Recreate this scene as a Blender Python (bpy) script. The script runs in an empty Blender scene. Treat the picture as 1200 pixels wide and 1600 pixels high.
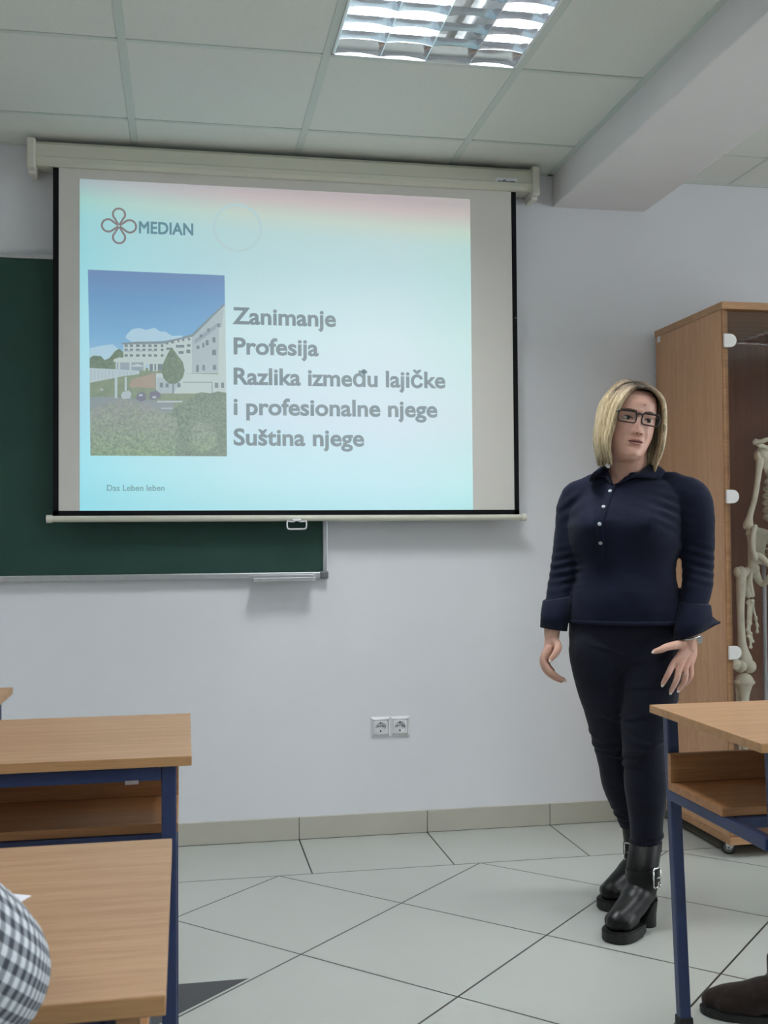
import bpy, bmesh, math, random
import numpy as np
from mathutils import Vector, Matrix, noise

random.seed(7)
S = bpy.context.scene
COL = S.collection

# ------------------------------------------------------------------ camera
F_PX = 1680.06
YAW, PITCH, ROLL = 0.1837, 0.0264, -0.0076
CAM = Vector((-0.4631, -4.0829, 1.1257))
def cam_axes():
    f = Vector((math.sin(YAW)*math.cos(PITCH), math.cos(YAW)*math.cos(PITCH), math.sin(PITCH)))
    r = Vector((math.cos(YAW), -math.sin(YAW), 0)); u = r.cross(f)
    return (math.cos(ROLL)*r+math.sin(ROLL)*u, -math.sin(ROLL)*r+math.cos(ROLL)*u, f)
RV, UV_, FV = cam_axes()
cd = bpy.data.cameras.new('camera'); cam = bpy.data.objects.new('camera', cd); COL.objects.link(cam)
cam.matrix_world = Matrix(((RV.x, UV_.x, -FV.x, CAM.x), (RV.y, UV_.y, -FV.y, CAM.y), (RV.z, UV_.z, -FV.z, CAM.z), (0, 0, 0, 1)))
cd.sensor_fit = 'HORIZONTAL'; cd.sensor_width = 36.0; cd.lens = F_PX/1200*36.0
cd.clip_start = 0.02; cd.clip_end = 60
cd.dof.use_dof = True; cd.dof.focus_distance = 3.3; cd.dof.aperture_fstop = 20.0
S.camera = cam

# ------------------------------------------------------------------ light and exposure
S.view_settings.view_transform = 'Standard'
S.view_settings.look = 'None'
S.view_settings.gamma = 1.0
S.view_settings.use_curve_mapping = False
S.view_settings.exposure = 0.0
W = bpy.data.worlds.new('world'); S.world = W; W.use_nodes = True
W.node_tree.nodes['Background'].inputs[0].default_value = (0.75, 0.82, 1.0, 1)
W.node_tree.nodes['Background'].inputs[1].default_value = 0.15
LAMP_W = 34.5          # each ceiling lamp, watts of its own area light
LAMP_COL = (0.97, 0.985, 1.0)
TUBE_E = 9.0
SLIDE_E = 1.0
WIN_W = 60.0

# ------------------------------------------------------------------ helpers
def lin(r, g, b):
    def c(x):
        x /= 255.0
        return x/12.92 if x <= 0.04045 else ((x+0.055)/1.055)**2.4
    return (c(r), c(g), c(b), 1.0)
def ray(u, v):
    return RV*((u-600)/F_PX) - UV_*((v-800)/F_PX) + FV
def onY(u, v, Y):
    d = ray(u, v); return CAM + d*((Y-CAM.y)/d.y)
def onZ(u, v, Z):
    d = ray(u, v); return CAM + d*((Z-CAM.z)/d.z)

def tag(o, label=None, cat=None, group=None, kind=None):
    if label: o['label'] = label
    if cat: o['category'] = cat
    if group: o['group'] = group
    if kind: o['kind'] = kind
    return o
def thing(name, label, cat, loc=(0, 0, 0), rz=0.0, group=None):
    o = bpy.data.objects.new(name, None); COL.objects.link(o)
    o.empty_display_size = 0.1
    o.location = loc; o.rotation_euler = (0, 0, rz)
    return tag(o, label, cat, group)
def basis(o):
    m = Matrix.Translation(o.location) @ o.rotation_euler.to_matrix().to_4x4()
    return basis(o.parent) @ m if o.parent else m
def obj(name, bm, mat, parent=None, smooth=False, world=True, normals=True):
    """link a bmesh as ONE object; world=True: the mesh was built in world space"""
    if world and parent is not None:
        bm.transform(basis(parent).inverted())
    if normals:
        bmesh.ops.recalc_face_normals(bm, faces=bm.faces)
    me = bpy.data.meshes.new(name); bm.to_mesh(me); bm.free()
    for m in (mat if isinstance(mat, (list, tuple)) else [mat]):
        me.materials.append(m)
    if smooth:
        for p in me.polygons: p.use_smooth = True
    o = bpy.data.objects.new(name, me); COL.objects.link(o)
    if parent is not None: o.parent = parent
    return o
def auto_smooth(o, ang=40):
    for p in o.data.polygons: p.use_smooth = True
    o.data.set_sharp_from_angle(angle=math.radians(ang))
    return o
def copy_tree(o, parent=None):
    c = o.copy(); COL.objects.link(c)
    if parent is not None: c.parent = parent
    for ch in list(o.children): copy_tree(ch, c)
    return c

def box(bm, x0, x1, y0, y1, z0, z1, bev=0.0, mi=0):
    vs = [bm.verts.new((x, y, z)) for z in (z0, z1) for y in (y0, y1) for x in (x0, x1)]
    fs = [bm.faces.new([vs[i] for i in q]) for q in ((0, 2, 3, 1), (4, 5, 7, 6), (0, 1, 5, 4), (2, 6, 7, 3), (0, 4, 6, 2), (1, 3, 7, 5))]
    for f in fs: f.material_index = mi
    if bev > 0:
        es = {e for f in fs for e in f.edges}
        r = bmesh.ops.bevel(bm, geom=list(es), offset=bev, segments=2, affect='EDGES', profile=0.5)
        for f in r['faces']: f.material_index = mi
    return bm
def new_box(*a, **k):
    return box(bmesh.new(), *a, **k)
def bar(bm, p, q, w, h=None, up=(0, 0, 1), bev=0.0):
    """square bar between two points"""
    p, q = Vector(p), Vector(q); h = h or w
    d = (q-p).normalized(); upv = Vector(up)
    if abs(d.dot(upv)) > 0.98: upv = Vector((0, 1, 0))
    s = d.cross(upv).normalized(); t = s.cross(d)
    b2 = box(bmesh.new(), -w/2, w/2, 0, (q-p).length, -h/2, h/2, bev)
    m = Matrix(((s.x, d.x, t.x, p.x), (s.y, d.y, t.y, p.y), (s.z, d.z, t.z, p.z), (0, 0, 0, 1)))
    b2.transform(m); merge(bm, b2); return bm
def merge(bm, other):
    me = bpy.data.meshes.new('tmp'); other.to_mesh(me); other.free()
    bm.from_mesh(me); bpy.data.meshes.remove(me); return bm
def cr(pts, n):
    """Catmull-Rom resample of a list of tuples to n samples"""
    P = np.array(pts, float); k = len(P)
    if k == 2:
        return [P[0]+(P[1]-P[0])*i/(n-1) for i in range(n)]
    out = []
    for i in range(n):
        t = i/(n-1)*(k-1); j = min(int(t), k-2); t -= j
        p0 = P[j-1] if j > 0 else 2*P[0]-P[1]; p1 = P[j]; p2 = P[j+1]
        p3 = P[j+2] if j+2 < k else 2*P[-1]-P[-2]
        out.append(0.5*((2*p1)+(-p0+p2)*t+(2*p0-5*p1+4*p2-p3)*t*t+(-p0+3*p1-3*p2+p3)*t**3))
    return out
def loft(bm, rings, caps=True, close=True, uv=None, mi=0):
    R = [[bm.verts.new(p) for p in r] for r in rings]
    n = len(R[0]); lay = bm.loops.layers.uv.verify() if uv else None
    for i in range(len(R)-1):
        for j in range(n if close else n-1):
            k = (j+1) % n
            f = bm.faces.new((R[i][j], R[i][k], R[i+1][k], R[i+1][j])); f.material_index = mi; f.smooth = True
            if uv:
                su, sv = uv
                for lp, (a, b) in zip(f.loops, ((i, j), (i, j+1), (i+1, j+1), (i+1, j))):
                    lp[lay].uv = (b/n*su, a/(len(R)-1)*sv)
    if caps and close:
        bm.faces.new(list(reversed(R[0]))).material_index = mi
        bm.faces.new(R[-1]).material_index = mi
    return R
def tube(bm, pts, n=10, steps=None, flat=1.0, caps=True, uv=None, mi=0, round_ends=False, axis=None):
    """pts: (x,y,z,r) tuples -> smooth tapered tube (parallel transport frame)"""
    steps = steps or max(2, (len(pts)-1)*5+1)
    P = cr(pts, steps) if len(pts) > 2 or steps > 2 else [np.array(p, float) for p in pts]
    C = [Vector(p[:3]) for p in P]; r = [max(float(p[3]), 1e-5) for p in P]
    if round_ends:
        d0 = (C[0]-C[1]).normalized(); d1 = (C[-1]-C[-2]).normalized()
        a0 = [(C[0]+d0*r[0]*math.sin(t), r[0]*math.cos(t)) for t in (1.35, 0.9, 0.45)]
        a1 = [(C[-1]+d1*r[-1]*math.sin(t), r[-1]*math.cos(t)) for t in (0.45, 0.9, 1.35)]
        C = [a[0] for a in a0]+C+[a[0] for a in a1]; r = [a[1] for a in a0]+r+[a[1] for a in a1]
    T = [(C[min(i+1, len(C)-1)]-C[max(i-1, 0)]).normalized() for i in range(len(C))]
    ref = Vector(axis) if axis else (Vector((0, 0, 1)) if abs(T[0].z) < 0.9 else Vector((0, 1, 0)))
    s = (ref - T[0]*ref.dot(T[0])).normalized()
    rings = []
    for i in range(len(C)):
        s = (s - T[i]*s.dot(T[i])).normalized(); t = T[i].cross(s)
        rings.append([C[i]+(s*math.cos(2*math.pi*k/n)+t*math.sin(2*math.pi*k/n)*flat)*r[i] for k in range(n)])
    return loft(bm, rings, caps=caps, uv=uv, mi=mi)
def ball(bm, c, r, n=10, m=None):
    r = r if hasattr(r, '__len__') else (r, r, r)
    res = bmesh.ops.create_uvsphere(bm, u_segments=n*2, v_segments=n, radius=1.0)
    M_ = Matrix.Translation(Vector(c)) @ (m.to_4x4() if m else Matrix()) @ Matrix.Diagonal((r[0], r[1], r[2], 1))
    for v in res['verts']: v.co = M_ @ v.co
    for v in res['verts']:
        for f in v.link_faces: f.smooth = True
    return bm
def cyl(bm, p, q, r, r2=None, n=20):
    p, q = Vector(p), Vector(q)
    tube(bm, [(*p, r), (*q, r if r2 is None else r2)], n=n, steps=2); return bm
def prism(bm, pts, d, mi=0):
    """extrude a closed outline of 3D points by vector d"""
    d = Vector(d); a = [bm.verts.new(p) for p in pts]; b = [bm.verts.new(Vector(p)+d) for p in pts]
    n = len(a)
    bm.faces.new(a).material_index = mi; bm.faces.new(list(reversed(b))).material_index = mi
    for i in range(n):
        bm.faces.new((a[i], b[i], b[(i+1) % n], a[(i+1) % n])).material_index = mi
    return bm
def remesh(bm, voxel, smooth_it=4, fac=0.5):
    """union of overlapping closed shells -> one continuous skin"""
    me = bpy.data.meshes.new('tmp'); bm.to_mesh(me); bm.free()
    o = bpy.data.objects.new('tmp', me); COL.objects.link(o)
    md = o.modifiers.new('r', 'REMESH'); md.mode = 'VOXEL'; md.voxel_size = voxel
    if smooth_it:
        sm = o.modifiers.new('s', 'SMOOTH'); sm.factor = fac; sm.iterations = smooth_it
    dg = bpy.context.evaluated_depsgraph_get()
    me2 = bpy.data.meshes.new_from_object(o.evaluated_get(dg), depsgraph=dg)
    bpy.data.objects.remove(o); bpy.data.meshes.remove(me)
    out = bmesh.new(); out.from_mesh(me2); bpy.data.meshes.remove(me2)
    for f in out.faces: f.smooth = True
    return out

# ------------------------------------------------------------------ materials
class NT:
    def __init__(s, name):
        s.m = bpy.data.materials.new(name); s.m.use_nodes = True; s.t = s.m.node_tree
        s.b = s.t.nodes['Principled BSDF']; s.out = s.t.nodes['Material Output']
    def n(s, typ, **kw):
        x = s.t.nodes.new(typ)
        for k, v in kw.items():
            if k in x.inputs.keys(): x.inputs[k].default_value = v
            else: setattr(x, k, v)
        return x
    def l(s, a, b): s.t.links.new(a, b); return s
    def math(s, op, a, b=None, c=None):
        x = s.n('ShaderNodeMath', operation=op)
        for i, v in enumerate((a, b, c)):
            if v is None: continue
            if hasattr(v, 'type') and hasattr(v, 'node'): s.l(v, x.inputs[i])
            else: x.inputs[i].default_value = v
        return x.outputs[0]
    def ramp(s, fac, stops, interp='LINEAR'):
        x = s.n('ShaderNodeValToRGB'); x.color_ramp.interpolation = interp; e = x.color_ramp.elements
        while len(e) < len(stops): e.new(0.5)
        for el, (p, c) in zip(e, stops): el.position = p; el.color = c
        s.l(fac, x.inputs[0]); return x.outputs[0]
    def mix(s, fac, a, b, typ='MIX'):
        x = s.n('ShaderNodeMix', data_type='RGBA', blend_type=typ)
        for v, i in ((fac, 0), (a, 6), (b, 7)):
            if hasattr(v, 'type') and hasattr(v, 'node'): s.l(v, x.inputs[i])
            else: x.inputs[i].default_value = v
        return x.outputs[2]
    def bump(s, h, strength=0.2, dist=0.002):
        x = s.n('ShaderNodeBump', Strength=strength, Distance=dist); s.l(h, x.inputs['Height']); s.l(x.outputs[0], s.b.inputs['Normal'])
    def coord(s, which='Object', scale=(1, 1, 1)):
        c = s.n('ShaderNodeTexCoord'); m = s.n('ShaderNodeMapping'); m.inputs['Scale'].default_value = scale
        s.l(c.outputs[which], m.inputs[0]); return m.outputs[0]
    def noise(s, vec, scale=5, detail=3, rough=0.5):
        x = s.n('ShaderNodeTexNoise', Scale=scale, Detail=detail, Roughness=rough); s.l(vec, x.inputs['Vector']); return x.outputs[0]
def plain(name, c, rough=0.5, metal=0.0, spec=0.5, noise_amt=0.0, nscale=20, bump=0.0, bscale=200, coat=0.0, sheen=0.0):
    k = NT(name); k.b.inputs['Base Color'].default_value = c; k.b.inputs['Roughness'].default_value = rough
    k.b.inputs['Metallic'].default_value = metal; k.b.inputs['Specular IOR Level'].default_value = spec
    if coat: k.b.inputs['Coat Weight'].default_value = coat
    if sheen: k.b.inputs['Sheen Weight'].default_value = sheen
    v = k.coord()
    if noise_amt:
        f = k.noise(v, nscale, 4)
        dk = tuple(x*(1-noise_amt) for x in c[:3])+(1,); lt = tuple(min(1, x*(1+noise_amt)) for x in c[:3])+(1,)
        k.l(k.ramp(f, [(0.3, dk), (0.7, lt)]), k.b.inputs['Base Color'])
    if bump: k.bump(k.noise(v, bscale, 3), bump, 0.001)
    return k.m
def wood(name, c1, c2, axis='x', rough=0.42, scale=1.0):
    k = NT(name)
    sc = {'x': (1.2, 26, 26), 'y': (26, 1.2, 26), 'z': (26, 26, 1.2)}[axis]
    v = k.coord('Object', tuple(a*scale for a in sc))
    f = k.noise(v, 2.2, 6, 0.62)
    sc2 = tuple(a*7*scale for a in sc); g = k.noise(k.coord('Object', sc2), 2.0, 3, 0.6)
    sc3 = tuple(a*scale for a in {'x': (.35, 5, 5), 'y': (5, .35, 5), 'z': (5, 5, .35)}[axis])
    h = k.noise(k.coord('Object', sc3), 2.0, 2, 0.5)
    col = k.ramp(f, [(0.32, c1), (0.66, c2)])
    fl = k.ramp(g, [(0.35, (0.86, 0.84, 0.82, 1)), (0.6, (1, 1, 1, 1))])
    col = k.mix(1.0, col, fl, 'MULTIPLY')
    col = k.mix(1.0, col, k.ramp(h, [(0.35, (0.9, 0.88, 0.86, 1)), (0.65, (1.0, 1.0, 1.0, 1))]), 'MULTIPLY')
    k.l(col, k.b.inputs['Base Color']); k.b.inputs['Roughness'].default_value = rough
    k.b.inputs['Specular IOR Level'].default_value = 0.35
    k.bump(g, 0.05, 0.0005); return k.m

M = {}
M['wall'] = plain('wall_paint', lin(228, 230, 234), 0.85, spec=0.2, noise_amt=0.015, nscale=3, bump=0.12, bscale=260)
M['ceil'] = plain('ceiling_tile', lin(224, 227, 221), 0.95, spec=0.1, noise_amt=0.035, nscale=240, bump=0.35, bscale=420)
M['grid'] = plain('ceiling_rail', lin(206, 214, 208), 0.6, spec=0.3)
M['beam'] = plain('beam_plaster', lin(226, 224, 224), 0.9, spec=0.2, noise_amt=0.02, nscale=4, bump=0.1, bscale=250)
M['wood'] = wood('beech_laminate', lin(176, 139, 106), lin(191, 156, 122), 'x')
M['wood_edge'] = wood('beech_edge', lin(176, 134, 92), lin(196, 154, 108), 'x')
M['wood_dark'] = wood('beech_board', lin(160, 112, 72), lin(180, 132, 88), 'x')
M['wood_z'] = wood('beech_veneer', lin(194, 149, 112), lin(206, 161, 124), 'z')
M['wood_front'] = wood('beech_front_edge', lin(164, 122, 88), lin(188, 146, 106), 'x')
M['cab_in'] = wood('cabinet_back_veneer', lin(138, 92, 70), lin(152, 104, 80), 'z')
M['navy'] = plain('navy_enamel', lin(38, 52, 92), 0.38, spec=0.5, noise_amt=0.06, nscale=30)
M['cream'] = plain('cream_enamel', lin(206, 205, 190), 0.45, spec=0.4)
M['cap'] = plain('cream_plastic', lin(212, 210, 198), 0.4)
M['cloth'] = plain('matte_screen_cloth', lin(220, 217, 211), 0.9, spec=0.1, bump=0.1, bscale=900)
M['black'] = plain('black_fabric_border', lin(17, 18, 22), 0.8, spec=0.2)
M['ink'] = plain('printed_ink', lin(28, 28, 30), 0.7)
M['board'] = plain('chalkboard_green', lin(40, 70, 62), 0.6, spec=0.3, noise_amt=0.09, nscale=5)
M['alu'] = plain('brushed_aluminium', lin(190, 192, 195), 0.38, metal=0.75, noise_amt=0.05, nscale=60)
M['grey_plastic'] = plain('grey_plastic', lin(105, 108, 112), 0.5)
M['white_plastic'] = plain('white_plastic', lin(226, 228, 230), 0.3, spec=0.5)
M['socket_dark'] = plain('socket_hole', lin(30, 31, 33), 0.6)
M['socket_well'] = plain('socket_well', lin(188, 192, 196), 0.4)
M['chrome'] = plain('polished_metal', lin(210, 210, 208), 0.2, metal=0.95)
M['hinge'] = plain('satin_hinge', lin(226, 224, 220), 0.35, metal=0.15)
M['rubber'] = plain('black_rubber', lin(28, 28, 30), 0.6)
M['wheel'] = plain('grey_wheel', lin(120, 124, 128), 0.45)
M['bone'] = plain('ivory_plastic', lin(246, 243, 226), 0.5, spec=0.4, noise_amt=0.1, nscale=22)
M['pole'] = plain('white_tube', lin(198, 202, 212), 0.35)
M['paper'] = plain('white_paper', lin(236, 238, 246), 0.8)
M['shirt'] = plain('navy_jersey', lin(23, 28, 47), 0.85, spec=0.15, noise_amt=0.12, nscale=14, bump=0.35, bscale=32, sheen=0.05)
M['trouser'] = plain('dark_navy_denim', lin(18, 21, 35), 0.85, spec=0.2, noise_amt=0.15, nscale=18, bump=0.4, bscale=26, sheen=0.08)
M['leather'] = plain('black_leather', lin(10, 10, 11), 0.4, spec=0.33, noise_amt=0.1, nscale=30, bump=0.25, bscale=40)
M['sole'] = plain('black_sole', lin(13, 13, 14), 0.5)
M['suede'] = plain('dark_brown_suede', lin(44, 35, 32), 0.95, spec=0.15, noise_amt=0.2, nscale=60, bump=0.3, bscale=300, sheen=0.2)
M['frame'] = plain('dark_red_acetate', lin(36, 16, 19), 0.3)
M['eye_white'] = plain('eye_white', lin(206, 200, 198), 0.25)
M['iris'] = plain('dark_iris', lin(40, 28, 24), 0.15)
M['brow'] = plain('eyebrow_hair', lin(112, 84, 68), 0.8, noise_amt=0.2, nscale=300)
M['lash'] = plain('lash', lin(34, 26, 25), 0.8)
M['lip'] = plain('lip', lin(184, 128, 118), 0.45, spec=0.4, noise_amt=0.05, nscale=200)
M['mouth'] = plain('mouth_line', lin(84, 46, 44), 0.6)
M['mole'] = plain('mole', lin(70, 50, 44), 0.7)
M['nail'] = plain('white_nail', lin(236, 222, 216), 0.25)
M['button'] = plain('pearl_button', lin(176, 186, 190), 0.25)
M['silver'] = plain('silver', lin(222, 222, 222), 0.2, metal=0.9)
M['grey_trouser'] = plain('dark_trousers', lin(40, 42, 48), 0.9, noise_amt=0.1, nscale=20)
M['knit'] = plain('dark_knit', lin(62, 62, 70), 0.95, noise_amt=0.1, nscale=60)
M['brown_hair'] = plain('brown_hair', lin(70, 52, 40), 0.6, noise_amt=0.3, nscale=80)

k = NT('skin'); v = k.coord()
k.l(k.ramp(k.noise(v, 26, 4), [(0.3, lin(208, 160, 141)), (0.7, lin(220, 177, 158))]), k.b.inputs['Base Color'])
k.b.inputs['Roughness'].default_value = 0.5; k.b.inputs['Subsurface Weight'].default_value = 0.12
k.b.inputs['Subsurface Radius'].default_value = (0.012, 0.005, 0.003); k.b.inputs['Subsurface Scale'].default_value = 1.0
k.bump(k.noise(v, 350, 3), 0.06, 0.0008); M['skin'] = k.m

k = NT('blonde_hair'); u = k.n('ShaderNodeUVMap'); sx = k.n('ShaderNodeSeparateXYZ'); k.l(u.outputs[0], sx.inputs[0])
root = lin(74, 62, 52); blond = lin(214, 196, 162); ash = lin(150, 131, 106)
length = k.ramp(sx.outputs[1], [(0.07, root), (0.20, ash), (0.40, blond)])
v = k.coord('Object', (60, 60, 9)); streak = k.noise(v, 3.0, 3, 0.6)
length = k.mix(1.0, length, k.ramp(sx.outputs[0], [(0.0, (0.42, 0.38, 0.32, 1)), (0.35, (0.8, 0.77, 0.7, 1)), (0.7, (1, 1, 1, 1)), (1.0, (1.12, 1.12, 1.1, 1))]), 'MULTIPLY')
length = k.mix(1.0, length, k.ramp(streak, [(0.33, (0.55, 0.52, 0.46, 1)), (0.6, (1, 1, 1, 1))]), 'MULTIPLY')
k.l(length, k.b.inputs['Base Color']); k.b.inputs['Roughness'].default_value = 0.42; k.b.inputs['Specular IOR Level'].default_value = 0.4
M['hair'] = k.m

# plaid sleeve: UV checks
k = NT('grey_check_cotton'); u = k.n('ShaderNodeUVMap'); sx = k.n('ShaderNodeSeparateXYZ'); k.l(u.outputs[0], sx.inputs[0])
def band(sock): return k.math('GREATER_THAN', k.math('FRACT', sock), 0.5)
bu, bv = band(sx.outputs[0]), band(sx.outputs[1])
k.l(k.ramp(k.math('MULTIPLY', k.math('ADD', bu, bv), 0.5), [(0.0, lin(214, 218, 224)), (0.5, lin(142, 147, 156)), (1.0, lin(66, 70, 80))], 'LINEAR'), k.b.inputs['Base Color'])
k.b.inputs['Roughness'].default_value = 0.9; k.bump(k.noise(k.coord(), 18, 3), 0.5, 0.004); M['check'] = k.m

# clear glass sheet (camera-independent: Fresnel mix of clear and mirror)
def glass(name, tint, refl=1.0):
    k = NT(name); tr = k.n('ShaderNodeBsdfTransparent', Color=tint); gl = k.n('ShaderNodeBsdfGlossy', Roughness=0.02, Color=(0.95, 0.97, 0.96, 1))
    fr = k.n('ShaderNodeFresnel', IOR=1.45); mx = k.n('ShaderNodeMixShader')
    k.l(k.math('MULTIPLY', fr.outputs[0], refl), mx.inputs[0]); k.l(tr.outputs[0], mx.inputs[1]); k.l(gl.outputs[0], mx.inputs[2]); k.l(mx.outputs[0], k.out.inputs[0])
    return k.m
M['glass'] = glass('cabinet_glass', (0.985, 0.98, 0.97, 1), 0.7); M['lens'] = glass('spectacle_lens', (0.97, 0.97, 0.97, 1), 0.8)

def emit(name, c, e, base=(0.8, 0.8, 0.8, 1)):
    k = NT(name); k.b.inputs['Base Color'].default_value = base; k.b.inputs['Roughness'].default_value = 0.8
    k.b.inputs['Emission Color'].default_value = c; k.b.inputs['Emission Strength'].default_value = e; return k.m
M['tube'] = emit('lit_fluorescent_tube', (0.93, 0.97, 1.0, 1), TUBE_E)
M['mirror'] = plain('louvre_mirror', lin(225, 228, 232), 0.12, metal=1.0)
M['lamp_white'] = plain('lamp_housing_white', lin(226, 230, 230), 0.4)
# floor tiles: a straight border row along the back wall, diagonal squares beyond
T_S, T_BAND, T_JX, T_AX = 0.4948, 0.4294, -0.0405, -0.1536
k = NT('floor_tiles'); v = k.coord(); sx = k.n('ShaderNodeSeparateXYZ'); k.l(v, sx.inputs[0]); X, Y = sx.outputs[0], sx.outputs[1]
def dist(sock, per, off):      # distance to the nearest joint of a family of parallel joints
    t = k.math('ADD', k.math('DIVIDE', k.math('SUBTRACT', sock, off), per), 0.5)
    return k.math('MULTIPLY', k.math('ABSOLUTE', k.math('SUBTRACT', k.math('FRACT', t), 0.5)), per)
Wd = k.math('SUBTRACT', k.math('MULTIPLY', Y, -1.0), T_BAND)
border = k.math('LESS_THAN', Wd, 0.0)
d = T_S*math.sqrt(2)
d1 = dist(k.math('ADD', X, Wd), d, T_AX); d2 = dist(k.math('SUBTRACT', X, Wd), d, T_AX)
dd = k.math('MULTIPLY', k.math('MINIMUM', d1, d2), 0.7071)
db = dist(X, T_S, T_JX)
dj = k.math('MINIMUM', k.math('ABSOLUTE', Wd), k.math('ADD', k.math('MULTIPLY', border, db), k.math('MULTIPLY', k.math('SUBTRACT', 1.0, border), dd)))
joint = k.math('LESS_THAN', dj, 0.0028)
mot = k.ramp(k.noise(v, 2.5, 5, 0.6), [(0.25, lin(175, 179, 173)), (0.75, lin(179, 183, 177))])
k.l(k.mix(joint, mot, lin(50, 50, 48)), k.b.inputs['Base Color'])
k.b.inputs['Roughness'].default_value = 0.3
k.b.inputs['Specular IOR Level'].default_value = 0.38
M['floor'] = k.m
M['inlay'] = plain('black_inlay_tile', lin(52, 54, 56), 0.3)

# ------------------------------------------------------------------ room shell
RX0, RX1, RY0, HC = -3.3, 4.7, -8.2, 2.586
BX0, BX1, BZ = 0.992, 1.385, 2.456
bm = new_box(RX0, RX1, RY0, 0.0, -0.12, 0.0)
d = 0.348
prism(bm, [(-0.304, -1.264, 0.0004), (-0.304-2*d, -1.264, 0.0004), (-0.304-d, -1.264-d, 0.0004)], (0, 0, -0.01), mi=1)
tag(obj('floor', bm, [M['floor'], M['inlay']], None), 'cream floor tiles laid diagonally with a straight border row by the wall', kind='structure')
tag(obj('wall_back', new_box(RX0-0.2, RX1+0.2, 0.0, 0.2, -0.12, 3.1), M['wall']), 'pale grey painted wall behind the screen', kind='structure')
tag(obj('wall_left', new_box(RX0-0.2, RX0, RY0, 0.0, -0.12, 3.1), M['wall']), kind='structure')
tag(obj('wall_rear', new_box(RX0-0.2, RX1+0.2, RY0-0.2, RY0, -0.12, 3.1), M['wall']), kind='structure')
# right wall with window openings (outside the picture)
bm = bmesh.new()
box(bm, RX1, RX1+0.2, RY0, 0.0, -0.12, 0.9); box(bm, RX1, RX1+0.2, RY0, 0.0, 2.3, 3.1)
ys = [0.0, -0.8, -2.6, -3.2, -5.0, RY0]
for a, b in zip(ys[0::2], ys[1::2]): box(bm, RX1, RX1+0.2, b, a, 0.9, 2.3)
tag(obj('wall_right', bm, M['wall']), kind='structure')
for i, (a, b) in enumerate(zip(ys[1:-1:2], ys[2::2])):
    w = bpy.data.objects.new('window_%d' % (i+1), None); COL.objects.link(w); w.location = (RX1+0.06, (a+b)/2, 0.9); w['kind'] = 'structure'
    bm = bmesh.new(); x0, x1 = RX1+0.03, RX1+0.09
    box(bm, x0, x1, b, a, 0.9, 0.96); box(bm, x0, x1, b, a, 2.24, 2.3)
    for yy in (b, (a+b)/2-0.03, a-0.06): box(bm, x0, x1, yy, yy+0.06, 0.96, 2.24)
    obj('window_frame', bm, M['white_plastic'], w)
    obj('pane', new_box(RX1+0.055, RX1+0.065, b+0.05, a-0.05, 0.95, 2.25), M['glass'], w)
    ld = bpy.data.lights.new('window_daylight', 'AREA'); ld.shape = 'RECTANGLE'; ld.size = 1.3; ld.size_y = 1.7; ld.energy = WIN_W; ld.color = (0.86, 0.93, 1.0)
    lo = bpy.data.objects.new('window_daylight', ld); COL.objects.link(lo); lo.location = (RX1+0.3, (a+b)/2, 1.6); lo.rotation_euler = (0, math.radians(90), 0)

# suspended ceiling: tiles a little above flush rails, left and right of the beam
GX, GY, MOD, RW = -0.6384, -0.3075, 0.6, 0.024
LAMP_CELLS = [(1, 1)] + [(i, j) for i in (-3, 1) for j in (5, 9)] + [(-3, 1)]
LAMP_CELLS_R = [(0, 2), (0, 6), (3, 2), (3, 6)]
GXR, GYR = 1.757, -0.318
def ceiling(x0, x1, gx, gy, lamps, tiles, rails, thick=RW):
    xs = sorted({x0, x1} | {gx+MOD*i for i in range(-8, 12) if x0+0.02 < gx+MOD*i < x1-0.02})
    ysl = sorted({RY0, 0.0} | {gy-MOD*j for j in range(-1, 15) if RY0+0.02 < gy-MOD*j < -0.02})
    holes = {(round(gx+MOD*i, 3), round(gy-MOD*(j+1), 3)) for i, j in lamps}
    for a, b in zip(xs, xs[1:]):
        for c, e in zip(ysl, ysl[1:]):
            if (round(a, 3), round(c, 3)) in holes: continue
            g = thick/2-0.002
            box(tiles, a+g, b-g, c+g, e-g, HC, HC+0.02, 0.004)
    for x in xs[1:-1]: box(rails, x-thick/2, x+thick/2, RY0, 0.0, HC-0.001, HC+0.03)
    for c in ysl[1:-1]:
        for a, b in zip(xs, xs[1:]): box(rails, a+thick/2, b-thick/2, c-thick/2+0.004, c+thick/2-0.004, HC-0.0005, HC+0.028)
    box(tiles, x0, x1, RY0, 0, HC+0.14, HC+0.2)
tiles, rails = bmesh.new(), bmesh.new()
ceiling(RX0, BX0, GX, GY, LAMP_CELLS, tiles, rails)
ceiling(BX1, RX1, GXR, GYR, LAMP_CELLS_R, tiles, rails, 0.012)
tag(obj('ceiling', tiles, M['ceil']), 'suspended ceiling of off-white mineral tiles', kind='structure')
tag(obj('trim_1', rails, M['grid']), 'pale grey metal rails between the ceiling tiles', kind='structure')
bm = new_box(BX0, BX1, RY0, 0.0, BZ, HC+0.2, 0.004)
tag(obj('ceiling_beam', bm, M['beam']), 'white plastered beam crossing the ceiling towards the back wall', kind='structure')
bm = new_box(BX0-0.022, BX0, RY0, 0, HC-0.004, HC+0.02); box(bm, RX0, BX0, -0.02, 0, HC-0.004, HC+0.02); box(bm, BX1, RX1, -0.012, 0, HC-0.003, HC+0.02)
tag(obj('trim_2', bm, M['grid']), 'narrow metal angle strip where the ceiling meets the wall and beam', kind='structure')
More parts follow.
